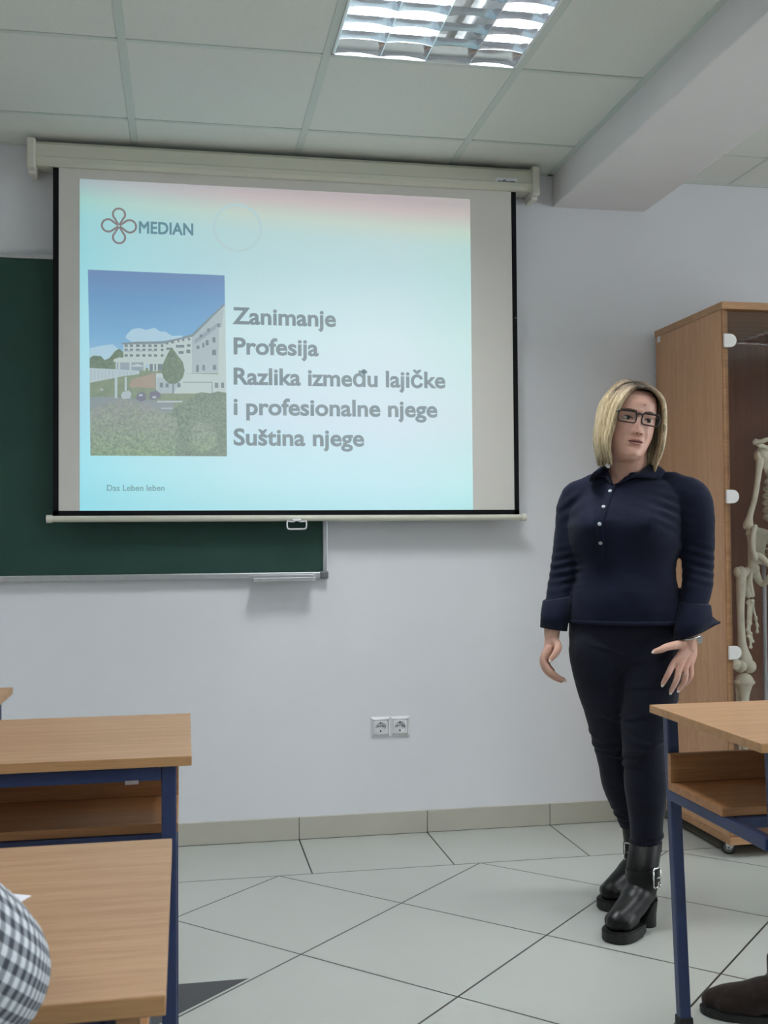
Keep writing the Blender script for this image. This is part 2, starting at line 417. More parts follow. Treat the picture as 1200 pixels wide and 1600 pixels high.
# tiled skirting, each tile of the row inside the one strip
bm = bmesh.new(); x = T_JX-T_S*7
while x < RX1:
    box(bm, max(RX0, x+0.0012), min(RX1, x+T_S-0.0012), -0.0095, 0.0, 0.0015, 0.0845, 0.0015); x += T_S
box(bm, RX0, RX1, -0.0075, 0, 0.0, 0.083, mi=1)
M['skirt'] = plain('skirting_tile', lin(186, 184, 172), 0.3, noise_amt=0.03, nscale=6)
M['grout'] = plain('grout', lin(84, 82, 76), 0.8)
tag(obj('baseboard_back', bm, [M['skirt'], M['grout']]), 'grey-beige tile skirting along the back wall', kind='structure')

# ------------------------------------------------------------------ ceiling lamps (4 tubes behind a mirror louvre)
M['dead_tube'] = plain('unlit_tube', lin(220, 222, 220), 0.35)
def lamp(x0, y0, label, group, first=False):
    """x0,y0 = low corner of a 0.6 m ceiling cell"""
    a = 0.013; X0, X1, Y0, Y1 = x0+a, x0+MOD-a, y0+a, y0+MOD-a
    t = thing('ceiling_lamp', label, 'lamp', ((X0+X1)/2, (Y0+Y1)/2, HC), 0, group)
    bm = bmesh.new(); zt = HC+0.085
    box(bm, X0, X1, Y0, Y1, zt, zt+0.01)
    for q in ((X0, X0+0.006, Y0, Y1), (X1-0.006, X1, Y0, Y1), (X0, X1, Y0, Y0+0.006), (X0, X1, Y1-0.006, Y1)): box(bm, *q, HC-0.003, zt)
    obj('housing', bm, M['lamp_white'], t)
    n = 4; w = (X1-X0-0.016)/n; xs = [X0+0.008+w*i for i in range(n+1)]
    lou = bmesh.new()
    for i, x in enumerate(xs):       # parabolic lengthwise mirrors: thin at the bottom, wide at the top
        for s in ((1,) if i == 0 else (-1,) if i == n else (-1, 1)):
            prof = [(x+s*(0.0015+0.022*(q**1.8)), HC-0.001+q*0.072) for q in (0, .2, .4, .6, .8, 1)]
            loft(lou, [[(px, Y0+0.006, pz) for px, pz in prof], [(px, Y1-0.006, pz) for px, pz in prof]], caps=False, close=False)
        box(lou, x-0.0016, x+0.0016, Y0+0.006, Y1-0.006, HC-0.0015, HC)
    ncr = 6; wy = (Y1-Y0-0.012)/ncr
    for j in range(0, ncr+1):
        yy = Y0+0.006+wy*j; vh = 0.026 if 0 < j < ncr else 0.040
        for i in range(n):           # crosswise vanes with a curved lower edge
            for s in ((1,) if j == 0 else (-1,) if j == ncr else (-1, 1)):
                rows = []
                for q in (0, .35, .7, 1):
                    row = []
                    for m_ in range(7):
                        f = m_/6; px = xs[i]+0.0015+(w-0.003)*f
                        low = 0.012*math.sin(math.pi*f)
                        row.append((px, yy+s*(0.0004+(0.006 if vh < .03 else .02)*q**1.6), HC+low*.6+q*(vh-low*.6)))
                    rows.append(row)
                loft(lou, rows, caps=False, close=False)
    auto_smooth(obj('louvre', lou, M['mirror'], t, normals=False))
    lit = [i for i in range(n) if not (first and i == 2)]
    for i in range(n):
        xc = (xs[i]+xs[i+1])/2
        cb = bmesh.new(); cyl(cb, (xc, Y0+0.02, HC+0.060), (xc, Y1-0.02, HC+0.060), 0.0125, n=14)
        tb = obj('fluorescent_tube', cb, M['tube' if i in lit else 'dead_tube'], t, smooth=True)
    strips = [(0.0, 0.56)] if not first else [((xs[i]+xs[i+1])/2-(X0+X1)/2, 0.10) for i in lit]
    for dx, wid in strips:
     ld = bpy.data.lights.new('lamp_light', 'AREA'); ld.shape = 'RECTANGLE'; ld.size = wid; ld.size_y = 0.55; ld.energy = LAMP_W/len(strips); ld.color = LAMP_COL; ld.spread = math.radians(165)
     lo = bpy.data.objects.new('lamp_light', ld); COL.objects.link(lo); lo.parent = t; lo.location = (dx, 0, 0.079)
    return t
for q, (i, j) in enumerate(LAMP_CELLS):
    lamp(GX+MOD*i, GY-MOD*(j+1), 'lit square louvred ceiling lamp above the screen end of the room' if q == 0 else 'louvred ceiling lamp further back in the room', None if q == 0 else 'ceiling lamps outside the picture', q == 0)
for (i, j) in LAMP_CELLS_R:
    lamp(GXR+MOD*i, GYR-MOD*(j+1), 'louvred ceiling lamp further back in the room', 'ceiling lamps outside the picture')
# ------------------------------------------------------------------ chalkboard
t = thing('chalkboard', 'dark green chalkboard in a thin metal frame, partly behind the screen', 'chalkboard', (-0.97, -0.012, 0.99))
BXL, BXR, BZ0, BZ1 = -2.1, 0.071, 0.986, 2.178
obj('writing_surface', new_box(BXL+0.01, BXR-0.01, -0.024, -0.002, BZ0+0.01, BZ1-0.01), M['board'], t)
bm = bmesh.new()
box(bm, BXL, BXR, -0.032, -0.001, BZ0, BZ0+0.022, 0.003); box(bm, BXL, BXR, -0.032, -0.001, BZ1-0.018, BZ1, 0.003)
box(bm, BXL, BXL+0.018, -0.032, -0.001, BZ0+0.02, BZ1-0.017, 0.003); box(bm, BXR-0.018, BXR, -0.032, -0.001, BZ0+0.02, BZ1-0.017, 0.003)
obj('frame', bm, M['alu'], t)
bm = bmesh.new()
box(bm, BXR-0.03, BXR+0.003, -0.035, -0.001, BZ0-0.004, BZ0+0.026, 0.006)
obj('corner_cap', bm, M['grey_plastic'], t)
bm = bmesh.new()
box(bm, -0.212, 0.018, -0.088, -0.03, BZ0-0.008, BZ0-0.002, 0.001); box(bm, -0.212, 0.018, -0.091, -0.086, BZ0-0.010, BZ0+0.004, 0.001); box(bm, -0.212, 0.018, -0.034, -0.0305, BZ0-0.010, BZ0+0.014, 0.001)
obj('chalk_tray', bm, M['alu'], t)

# ------------------------------------------------------------------ projection screen
SY = -0.09
scr = thing('projection_screen', 'pull-down projection screen in a cream case showing a slide', 'projection screen', (-0.055, -0.06, 1.2))
bm = bmesh.new()
prof = [(-0.012, 2.485), (-0.105, 2.478), (-0.122, 2.488), (-0.124, 2.505), (-0.118, 2.509), (-0.118, 2.552), (-0.108, 2.564), (-0.012, 2.566)]
prism(bm, [(-0.992, y, z) for y, z in prof], (1.872, 0, 0))
case = obj('case', bm, M['cream'], scr)
for x0 in (-1.012, 0.868):
    bm = bmesh.new(); box(bm, x0, x0+0.03, -0.13, -0.008, 2.462, 2.572, 0.006)
    box(bm, x0+0.002, x0+0.028, -0.10, -0.02, 2.45, 2.47, 0.004)
    obj('end_cap', bm, M['cap'], scr)
for x in (-0.99, 0.885):
    bm = new_box(x-0.012, x+0.012, -0.03, -0.002, 2.54, 2.58, 0.002); obj('bracket', bm, M['alu'], scr)
obj('cloth', new_box(-0.912, 0.797, SY, SY+0.0006, 1.2395, 2.49), M['cloth'], scr)
bm = bmesh.new()
box(bm, -0.925, -0.905, SY-0.0008, SY+0.001, 1.222, 2.49); box(bm, 0.792, 0.811, SY-0.0008, SY+0.001, 1.222, 2.49); box(bm, -0.925, 0.811, SY-0.0008, SY+0.001, 1.222, 1.2405)
obj('black_border', bm, M['black'], scr)
bm = bmesh.new(); tube(bm, [(-0.935, SY, 1.211, 0.0115), (0.822, SY, 1.211, 0.0115)], n=14, steps=2)
bar_o = auto_smooth(obj('bottom_bar', bm, M['cream'], scr))
for x in (-0.947, 0.817):
    bm = bmesh.new(); cyl(bm, (x, SY, 1.211), (x+0.02, SY, 1.211), 0.0145); auto_smooth(obj('bar_cap', bm, M['cap'], bar_o))
bm = bmesh.new(); hx = -0.053
tube(bm, [(hx-0.034, SY-0.012, 1.203, 0.003), (hx-0.036, SY-0.012, 1.19, 0.003), (hx-0.034, SY-0.012, 1.174, 0.003), (hx-0.024, SY-0.012, 1.170, 0.003), (hx, SY-0.012, 1.170, 0.003), (hx+0.024, SY-0.012, 1.170, 0.003), (hx+0.034, SY-0.012, 1.174, 0.003), (hx+0.036, SY-0.012, 1.19, 0.003), (hx+0.034, SY-0.012, 1.203, 0.003)], n=8, steps=50)
tube(bm, [(hx-0.034, SY-0.012, 1.199, 0.003), (hx-0.012, SY-0.012, 1.198, 0.003), (hx, SY-0.012, 1.203, 0.003), (hx+0.012, SY-0.012, 1.198, 0.003), (hx+0.034, SY-0.012, 1.199, 0.003)], n=8, steps=20)
box(bm, hx-0.016, hx+0.016, SY-0.018, SY-0.004, 1.199, 1.208, 0.002)
obj('pull_handle', bm, M['white_plastic'], bar_o, smooth=True)

def text_bm(s, x0, x1, z0, cap, bold=0.0, tilt=0.0, dup=0.0):
    """lettering fitted between x0 and x1 with baseline z0 and capital height cap, upright, facing -y"""
    c = bpy.data.curves.new('t', 'FONT'); c.body = s; c.size = 1.0; c.offset = bold; c.resolution_u = 4
    o = bpy.data.objects.new('t', c); COL.objects.link(o); bpy.context.view_layer.update()
    me = bpy.data.meshes.new_from_object(o); bpy.data.objects.remove(o); bpy.data.curves.remove(c)
    bm = bmesh.new(); bm.from_mesh(me)
    if dup:
        for dx, dy in ((dup, 0), (0, dup), (dup, dup), (dup/2, dup/2)):
            n0 = len(bm.verts); bm.from_mesh(me); bm.verts.ensure_lookup_table()
            for v in bm.verts[n0:]: v.co.x += dx; v.co.y += dy
    bpy.data.meshes.remove(me)
    xs = [v.co.x for v in bm.verts]; a, b = min(xs), max(xs)
    kx = (x1-x0)/(b-a); kz = cap/(0.729+bold*2)
    for v in bm.verts:
        x = x0+(v.co.x-a)*kx
        v.co = Vector((x, 0, z0+(v.co.y+bold)*kz+tilt*(x-x0)))
    return bm
def place_text(name, s, x0, x1, z0, cap, y, mat, parent, bold=0.0, dup=0.0):
    bm = text_bm(s, x0, x1, z0, cap, bold, 0.0, dup)
    for v in bm.verts: v.co.y = y
    return obj(name, bm, mat, parent, normals=False)
p = onY(775, 289, -0.125); q = onY(808, 278, -0.125)
bd = obj('maker_label', new_box(p.x, q.x+0.003, -0.1195, -0.1175, p.z, q.z), M['white_plastic'], case)
a, b = onY(778, 286.5, -0.12), onY(806, 288, -0.12)
place_text('maker_lettering', 'reflecta', a.x, b.x, onY(792, 287, -0.12).z, 0.0155, -0.1198, M['ink'], case, 0.0, 0.05)

# the slide: light thrown on the cloth, so every piece of it gives off its own light
SZ = SY-0.0015
def slide_mat(name, c, e=1.0): return emit('slide_'+name, c, SLIDE_E*e, base=(0.24, 0.24, 0.235, 1))
k = NT('slide_ground'); v = k.coord(); sx = k.n('ShaderNodeSeparateXYZ'); k.l(v, sx.inputs[0])
fx = k.math('DIVIDE', k.math('ADD', sx.outputs[0], 0.775), 1.46); fz = k.math('DIVIDE', k.math('SUBTRACT', sx.outputs[2], 0.04), 1.2)
# colour-wheel tint of the projector: pink at the top edge, yellow-green below it, cyan towards the left and bottom
fz2 = k.math('SUBTRACT', fz, k.math('MULTIPLY', k.math('SUBTRACT', fx, 0.5), -0.045))
vert = k.ramp(fz2, [(0.0, (0.29, 0.60, 0.66, 1)), (0.10, (0.37, 0.64, 0.70, 1)), (0.3, (0.46, 0.60, 0.68, 1)), (0.55, (0.44, 0.62, 0.66, 1)), (0.76, (0.36, 0.56, 0.595, 1)), (0.86, (0.37, 0.55, 0.56, 1)), (0.915, (0.43, 0.54, 0.48, 1)), (0.97, (0.44, 0.38, 0.39, 1)), (1.0, (0.36, 0.32, 0.34, 1))])
side = k.ramp(fx, [(0.0, (0.62, 0.97, 1.02, 1)), (0.12, (0.8, 1.0, 1.02, 1)), (0.4, (1.0, 1.0, 1.0, 1)), (0.8, (1.06, 1.0, 1.0, 1)), (1.0, (1.0, 1.03, 0.96, 1))])
col = k.mix(1.0, vert, side, 'MULTIPLY')
k.l(col, k.b.inputs['Emission Color']); k.b.inputs['Emission Strength'].default_value = SLIDE_E; k.b.inputs['Base Color'].default_value = (0.24, 0.24, 0.235, 1); k.b.inputs['Roughness'].default_value = 0.9
M['slide'] = k.m
def quad_poly(bm, pts, y, mi=0, px=True):
    vs = []
    for u, v_ in pts:
        P = onY(u, v_, SZ) if px else Vector((u, 0, v_))
        vs.append(bm.verts.new((P.x, y, P.z)))
    f = bm.faces.new(vs); f.material_index = mi
    if f.normal.y > 0: f.normal_flip()
    f.normal_update()
    return f
bm = bmesh.new(); box(bm, -0.832, 0.626, SZ, SY-0.0001, 1.2405, 2.442)
slide = obj('projected_slide', bm, M['slide'], scr)
def sl(u, v_): return onY(u, v_, SZ-0.0003)
txt = slide_mat('text_grey', (0.09, 0.15, 0.18, 1))
txt2 = slide_mat('small_text_grey', (0.13, 0.25, 0.28, 1))
for s, l, r, base, cap in (('Zanimanje', (363, 507), (525, 510), 508.8, 28.5), ('Profesija', (365, 554), (498, 557), 555.3, 28.5), ('Razlika između lajičke', (365, 601), (696, 607), 604, 28.5), ('i profesionalne njege', (365, 648), (683.5, 652), 650.5, 28.5), ('Suština njege', (365, 696), (569, 697.5), 697, 28.5)):
    a, b = sl(*l), sl(*r); mid = (l[0]+r[0])/2
    bm = text_bm(s, a.x, b.x, sl(mid, base).z, cap*0.00237, 0.027)
    for v_ in bm.verts: v_.co.y = SZ-0.0006
    spans = sorted((min(v_.co.x for v_ in f_.verts), max(v_.co.x for v_ in f_.verts)) for f_ in bm.faces); cuts = []; end = spans[0][1]
    for s0_, s1_ in spans:
        if s0_-end > 0.011: cuts.append((s0_+end)/2)
        end = max(end, s1_)
    cuts.append(9e9)
    lo_ = -9e9
    for c_ in cuts:                      # one part per word
        wb = bm.copy(); bmesh.ops.delete(wb, geom=[v_ for v_ in wb.verts if not lo_ < v_.co.x < c_], context='VERTS')
        obj('slide_word', wb, txt, slide, normals=False); lo_ = c_
    bm.free()
a, b = sl(167, 767), sl(257, 767)
place_text('slide_motto', 'Das Leben leben', a.x, b.x, sl(212, 767).z, 0.0225, SZ-0.0006, txt2, slide, 0.0, 0.018)
a, b = sl(217, 366), sl(302, 366)
place_text('logo_lettering', 'MEDIAN', a.x, b.x, sl(260, 366.5).z, 0.045, SZ-0.0006, slide_mat('logo_grey', (0.10, 0.20, 0.24, 1)), slide, 0.0, 0.05)
# four-loop clover emblem
bm = bmesh.new(); c0 = sl(186, 353)
for ang, rad, dist_ in ((90, 0.0215, 0.042), (180, 0.0225, 0.038), (270, 0.0215, 0.042), (0, 0.0225, 0.038)):
    cx, cz = c0.x+math.cos(math.radians(ang))*dist_, c0.z+math.sin(math.radians(ang))*dist_
    pts = []
    for s in range(25):
        th = math.radians(ang+180+42+(360-84)*s/24)
        pts.append((cx+math.cos(th)*rad, SZ-0.0008, cz+math.sin(th)*rad, 0.0036))
    e0, e1 = pts[0], pts[-1]
    tube(bm, [(c0.x+(e0[0]-c0.x)*.12, SZ-0.0008, c0.z+(e0[2]-c0.z)*.12, 0.0036)]+pts+[(c0.x+(e1[0]-c0.x)*.12, SZ-0.0008, c0.z+(e1[2]-c0.z)*.12, 0.0036)], n=6, steps=60, flat=0.25, axis=(1, 0, 0))
for v_ in bm.verts: v_.co.y = SZ-0.0008+(v_.co.y-(SZ-0.0008))*0.15
obj('logo_emblem', bm, slide_mat('emblem', (0.15, 0.115, 0.12, 1)), slide, normals=False)
# faint grey crest and lettering of the slide below, showing through
bm = bmesh.new(); cc = sl(371, 356)
loft(bm, [[(cc.x+math.cos(a_/48*2*math.pi)*r_, SZ-0.0004, cc.z+math.sin(a_/48*2*math.pi)*r_) for a_ in range(48)] for r_ in (0.081, 0.091)], caps=False)
obj('faint_crest', bm, slide_mat('crest', (0.355, 0.505, 0.525, 1)), slide, normals=False)

# photograph on the slide
ph = [('sky', None), ('cloud', (0.30, 0.47, 0.58)), ('wall_light', (0.36, 0.45, 0.44)), ('wall_mid', (0.28, 0.36, 0.39)), ('shade', (0.19, 0.26, 0.31)),
      ('roof', (0.13, 0.19, 0.22)), ('window_dark', (0.10, 0.15, 0.18)), ('tree', None), ('grass', None), ('earth', (0.26, 0.21, 0.16)), ('road', (0.16, 0.21, 0.23)), ('bridge', (0.33, 0.43, 0.47)), ('car_dark', (0.10, 0.10, 0.17)), ('car_light', (0.32, 0.39, 0.43)), ('bush', None), ('bush_dark', None)]
mats = []; MI = {}
for i, (nm, c) in enumerate(ph):
    MI[nm] = i
    if c: mats.append(slide_mat(nm, (*c, 1)))
    else:
        k = NT('slide_'+nm); v = k.coord()
        if nm == 'sky':
            sx = k.n('ShaderNodeSeparateXYZ'); k.l(v, sx.inputs[0])
            f = k.math('DIVIDE', k.math('SUBTRACT', sx.outputs[2], 0.55), 0.36)
            col = k.ramp(f, [(0.0, (0.24, 0.41, 0.56, 1)), (0.35, (0.10, 0.31, 0.52, 1)), (0.75, (0.065, 0.22, 0.44, 1)), (1.0, (0.075, 0.17, 0.36, 1))])
        else:
            st = {'tree': ((0.035, 0.085, 0.055), (0.13, 0.20, 0.12), 60), 'grass': ((0.10, 0.16, 0.10), (0.17, 0.23, 0.14), 40), 'bush': ((0.04, 0.10, 0.06), (0.24, 0.36, 0.20), 110), 'bush_dark': ((0.04, 0.085, 0.07), (0.17, 0.25, 0.17), 110)}[nm]
            col = k.ramp(k.noise(v, st[2], 6, 0.75), [(0.36, (*st[0], 1)), (0.64, (*st[1], 1))])
            if nm == 'bush':
                sx = k.n('ShaderNodeSeparateXYZ'); k.l(v, sx.inputs[0]); f = k.math('DIVIDE', k.math('SUBTRACT', sx.outputs[2], 0.24), 0.18)
                col = k.mix(k.math('MULTIPLY', k.noise(v, 30, 3), f), col, (0.22, 0.20, 0.27, 1))
        k.l(col, k.b.inputs['Emission Color']); k.b.inputs['Emission Strength'].default_value = SLIDE_E; k.b.inputs['Base Color'].default_value = (0.24, 0.24, 0.235, 1); mats.append(k.m)
def zp(pts): return [(120+x*0.2167, 410+y*0.2167) for x, y in pts]     # figures read off an enlarged print of the slide
bm = bmesh.new(); lay = [0]
def P_(nm, pts):
    lay[0] += 1; quad_poly(bm, zp(pts), SZ-0.0005-lay[0]*0.000012, MI[nm])
def rects(nm, lst):
    lay[0] += 1
    for x0, y0, x1, y1 in lst: quad_poly(bm, zp([(x0, y0), (x1, y0), (x1, y1), (x0, y1)]), SZ-0.0005-lay[0]*0.000012, MI[nm])
P_('sky', [(80, 52), (1065, 94), (1075, 800), (1082, 1398), (98, 1393), (92, 700)])
P_('grass', [(93, 740), (1076, 790), (1082, 1398), (98, 1393)])
P_('cloud', [(360, 520), (400, 482), (450, 472), (500, 488), (560, 470), (600, 498), (640, 500), (690, 530), (760, 528), (760, 560), (400, 575), (350, 545)])
P_('cloud', [(92, 620), (180, 600), (260, 590), (320, 640), (330, 720), (93, 720)])
P_('tree', [(93, 690), (120, 672), (175, 676), (200, 705), (235, 690), (275, 640), (305, 622), (340, 650), (360, 700), (330, 770), (95, 770)])
P_('wall_light', [(335, 588), (620, 585), (830, 530), (1060, 310), (1070, 310), (1076, 800), (760, 800), (335, 700)])
P_('wall_mid', [(830, 535), (1058, 330), (1020, 800), (830, 800)])
P_('wall_light', [(1025, 470), (1072, 460), (1076, 815), (1020, 815)])
P_('shade', [(845, 560), (1010, 440), (1005, 480), (850, 590)])
P_('roof', [(315, 582), (430, 572), (620, 570), (740, 545), (830, 518), (950, 400), (1058, 300), (1066, 312), (950, 425), (838, 535), (620, 588), (335, 592)])
rects('window_dark', [(345+x, y, 345+x+w, y+18) for y in (592, 622, 662) for x, w in ((0, 22), (38, 22), (82, 26), (128, 22), (170, 24), (212, 22), (260, 20))]+[(640, 575, 660, 592), (680, 566, 700, 585), (725, 556, 740, 575), (760, 550, 775, 568), (800, 545, 818, 563), (645, 615, 690, 632), (715, 595, 775, 615), (795, 590, 820, 608), (790, 630, 818, 655), (735, 640, 770, 660)])
rects('shade', [(340, 634, 405, 642), (425, 634, 495, 642), (510, 634, 578, 642)])
rects('window_dark', [(862, 600, 885, 625), (905, 580, 920, 615), (930, 560, 950, 598), (978, 540, 1000, 578), (975, 630, 1005, 670), (860, 740, 880, 790), (980, 740, 1005, 775), (905, 740, 925, 780), (885, 520, 905, 540), (940, 475, 960, 500), (1010, 440, 1035, 468)])
P_('wall_light', [(265, 700), (300, 686), (480, 690), (495, 700), (495, 780), (480, 780), (480, 720), (290, 722), (265, 715)])
P_('shade', [(290, 722), (480, 720), (480, 780), (290, 785)])
rects('wall_light', [(300, 720, 312, 780), (380, 716, 394, 780), (515, 728, 526, 780), (558, 728, 576, 785)])
P_('wall_light', [(495, 698), (625, 696), (625, 728), (495, 730)])
P_('window_dark', [(525, 732), (620, 732), (620, 782), (525, 782)])
rects('wall_light', [(548, 730, 560, 785), (572, 730, 584, 785)])
P_('wall_light', [(395, 745), (440, 732), (475, 745), (475, 752), (395, 752)])
P_('grass', [(95, 860), (450, 800), (580, 830), (600, 960), (830, 945), (830, 1010), (95, 1040)])
P_('earth', [(440, 830), (560, 800), (570, 905), (380, 900), (390, 850)])
P_('road', [(95, 970), (280, 970), (600, 1000), (700, 1000), (700, 1090), (95, 1060)])
P_('wall_light', [(570, 800), (760, 800), (1076, 810), (1078, 945), (600, 945), (572, 920)])
P_('wall_mid', [(575, 830), (760, 830), (700, 945), (600, 945), (575, 920)])
rects('roof', [(765, 862, 975, 867), (972, 862, 978, 945)])
rects('window_dark', [(598, 868, 622, 902), (640, 872, 662, 902), (725, 870, 748, 902), (995, 868, 1020, 905), (1040, 866, 1062, 905)])
rects('wall_light', [(780, 640, 790, 800)])
P_('tree', [(690, 618), (712, 650), (735, 680), (765, 720), (778, 780), (765, 830), (735, 865), (700, 880), (660, 872), (625, 835), (610, 790), (622, 730), (640, 690), (665, 640)])
rects('roof', [(688, 870, 700, 945)])
P_('bridge', [(93, 762), (270, 770), (450, 782), (452, 805), (330, 822), (95, 868)])
rects('wall_mid', [(100+i*26, 772+i*1.2, 108+i*26, 850-i*3.2) for i in range(13)])
rects('bridge', [(274, 830, 292, 978), (346, 825, 360, 925), (280, 722, 290, 830)])
P_('car_light', [(318, 960), (330, 935), (375, 925), (395, 945), (385, 980), (330, 985)])
P_('car_dark', [(430, 990), (436, 945), (470, 932), (498, 950), (500, 990), (465, 1005)])
P_('car_dark', [(522, 985), (530, 935), (575, 925), (605, 945), (600, 975), (560, 990)])
rects('car_light', [(448, 950, 475, 965), (545, 965, 572, 980), (168, 912, 190, 924), (580, 998, 760, 1010), (610, 1048, 690, 1056)])
P_('bush_dark', [(690, 1060), (790, 1000), (850, 950), (900, 935), (960, 945), (1020, 930), (1078, 940), (1082, 1398), (640, 1396)])
P_('bush', [(98, 1070), (200, 1020), (290, 990), (340, 985), (420, 1010), (500, 1010), (560, 1050), (640, 1090), (720, 1120), (740, 1250), (700, 1396), (98, 1393)])
P_('bush', [(830, 1200), (880, 1150), (960, 1160), (1020, 1260), (1000, 1340), (900, 1370), (800, 1340)])
obj('slide_photograph', bm, mats, slide, normals=False)

# ------------------------------------------------------------------ wall socket
t = thing('wall_socket', 'white double wall socket low on the grey wall', 'socket', (0.313, 0.0, 0.41))
sw, sh, scx, scz = 0.0755, 0.077, 0.313, 0.41
for s in (-1, 1):
    cx = scx+s*sw/2
    bm = bmesh.new(); hx, hz = sw/2, sh/2
    rings = []
    for (o_, y) in ((0, 0.0), (0, -0.004), (0.009, -0.010), (0.0095, -0.0075)):
        rings.append([(cx+a*(hx-o_), y, scz+b*(hz-o_)) for a, b in ((-1, -1), (1, -1), (1, 1), (-1, 1))])
    R_ = loft(bm, rings, caps=False)
    for f in bm.faces: f.smooth = False
    pl = obj('frame', bm, M['white_plastic'], t)
    bm = bmesh.new(); q = 0.0275; n = 32
    sq = []
    for i in range(n):
        th = 2*math.pi*(i+.5)/n; c_, s_ = math.cos(th), math.sin(th); m_ = max(abs(c_), abs(s_))
        sq.append((cx+c_/m_*q, -0.0095, scz+s_/m_*q))
    circ = [[(cx+math.cos(2*math.pi*(i+.5)/n)*r_, y, scz+math.sin(2*math.pi*(i+.5)/n)*r_) for i in range(n)] for r_, y in ((0.0215, -0.0097), (0.0205, -0.0115), (0.0195, -0.0097), (0.0185, -0.001))]
    loft(bm, [[(x, -0.005, z) for x, _, z in sq], sq]+circ, caps=False)
    bm.faces.new(bm.verts[-n:])
    ins = auto_smooth(obj('insert', bm, M['white_plastic'], t), 30)
    bm = bmesh.new()
    for dx, dz, r_ in ((-0.0095, 0.002, 0.0026), (0.0, 0.002, 0.0016), (0.0095, 0.002, 0.0026)):
        cyl(bm, (cx+dx, -0.0012, scz+dz), (cx+dx, -0.0022, scz+dz), r_, n=12)
    box(bm, cx-0.0024, cx+0.0024, -0.006, -0.0015, scz-0.0185, scz-0.0125); box(bm, cx-0.0024, cx+0.0024, -0.006, -0.0015, scz+0.0135, scz+0.0185)
    box(bm, cx+0.0165, cx+0.019, -0.006, -0.0015, scz-0.002, scz+0.002); box(bm, cx-0.019, cx-0.0165, -0.006, -0.0015, scz-0.002, scz+0.002)
    obj('pin_holes', bm, M['socket_dark'], ins)
# ------------------------------------------------------------------ display cabinet on castors
CX0, CX1, CY0, CY1, CZ0, CZ1 = 1.412, 2.312, -0.566, -0.03, 0.05, 1.962
t = thing('display_cabinet', 'tall beech veneer cabinet with a glass door, on castors by the back wall', 'cabinet', ((CX0+CX1)/2, (CY0+CY1)/2, 0))
tw = 0.018
sp = obj('side_panel', new_box(CX0, CX0+tw, CY0, CY1, CZ0+0.026, CZ1-0.026, 0.0008), M['wood_z'], t)
obj('side_panel', new_box(CX1-tw, CX1, CY0, CY1, CZ0+0.026, CZ1-0.026, 0.0008), M['wood_z'], t)
obj('top_panel', new_box(CX0-0.004, CX1+0.004, CY0-0.018, CY1, CZ1-0.026, CZ1, 0.001), M['wood_front'], t)
obj('bottom_panel', new_box(CX0-0.002, CX1+0.002, CY0-0.012, CY1, CZ0, CZ0+0.026, 0.001), M['wood_front'], t)
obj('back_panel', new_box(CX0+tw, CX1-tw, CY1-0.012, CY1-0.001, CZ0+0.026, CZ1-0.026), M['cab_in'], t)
obj('edge_strip', new_box(CX0+0.004, CX0+tw+0.006, CY0-0.004, CY0, CZ0+0.03, CZ1-0.03), M['wood_front'], t)
obj('corner_clip', new_box(CX0-0.002, CX0, CY1-0.045, CY1-0.02, CZ1-0.05, CZ1-0.026, 0.0005), M['white_plastic'], t)
GY0 = CY0-0.011
mid = (CX0+CX1)/2
for (x0, x1, hs) in ((CX0+0.016, mid-0.002, CX0), (mid+0.002, CX1-0.016, CX1)):
    dr = obj('glass_door', new_box(x0, x1, GY0, GY0+0.005, CZ0+0.036, CZ1-0.034), M['glass'], t)
    for z in (1.824, 1.271, 0.722, 0.165):
        s = 1 if hs == CX0 else -1; bm = bmesh.new()
        out = [(0.0, -0.024), (0.026, -0.024)]+[(0.026+0.024*math.sin(a_/8*math.pi), -0.024*math.cos(a_/8*math.pi)) for a_ in range(1, 8)]+[(0.026, 0.024), (0.0, 0.024)]
        prism(bm, [(hs+s*(0.001+px_), GY0-0.001, z+pz_) for px_, pz_ in out], (0, -0.007, 0))
        bmesh.ops.bevel(bm, geom=bm.edges[:], offset=0.0022, segments=2, affect='EDGES')
        obj('hinge', bm, M['hinge'], dr)
for (x, y, a_) in ((CX0+0.03, CY0+0.06, -25), (CX0+0.03, CY1-0.06, -30), (CX1-0.03, CY0+0.06, 15), (CX1-0.03, CY1-0.06, 40)):
    cs = bpy.data.objects.new('castor', None); COL.objects.link(cs); cs.parent = t; cs.location = Vector((x, y, 0))-t.location; cs.rotation_euler = (0, 0, math.radians(a_-90))
    bm = bmesh.new(); cyl(bm, (-0.008, 0, 0.024), (0.008, 0, 0.024), 0.024, n=28); auto_smooth(obj('tyre', bm, M['rubber'], cs, world=False))
    bm = bmesh.new(); cyl(bm, (-0.0086, 0, 0.024), (0.0086, 0, 0.024), 0.0175, n=28); cyl(bm, (-0.0135, 0, 0.024), (0.0135, 0, 0.024), 0.004); auto_smooth(obj('hub', bm, M['wheel'], cs, world=False))
    bm = bmesh.new()
    for sx_ in (-0.0115, 0.0095):
        prism(bm, [(sx_, -0.012, 0.05), (sx_, 0.03, 0.05), (sx_, 0.022, 0.036), (sx_, 0.006, 0.018), (sx_, -0.006, 0.018)], (0.002, 0, 0))
    box(bm, -0.014, 0.014, -0.014, 0.032, 0.0475, 0.05); obj('fork', bm, M['chrome'], cs, world=False)

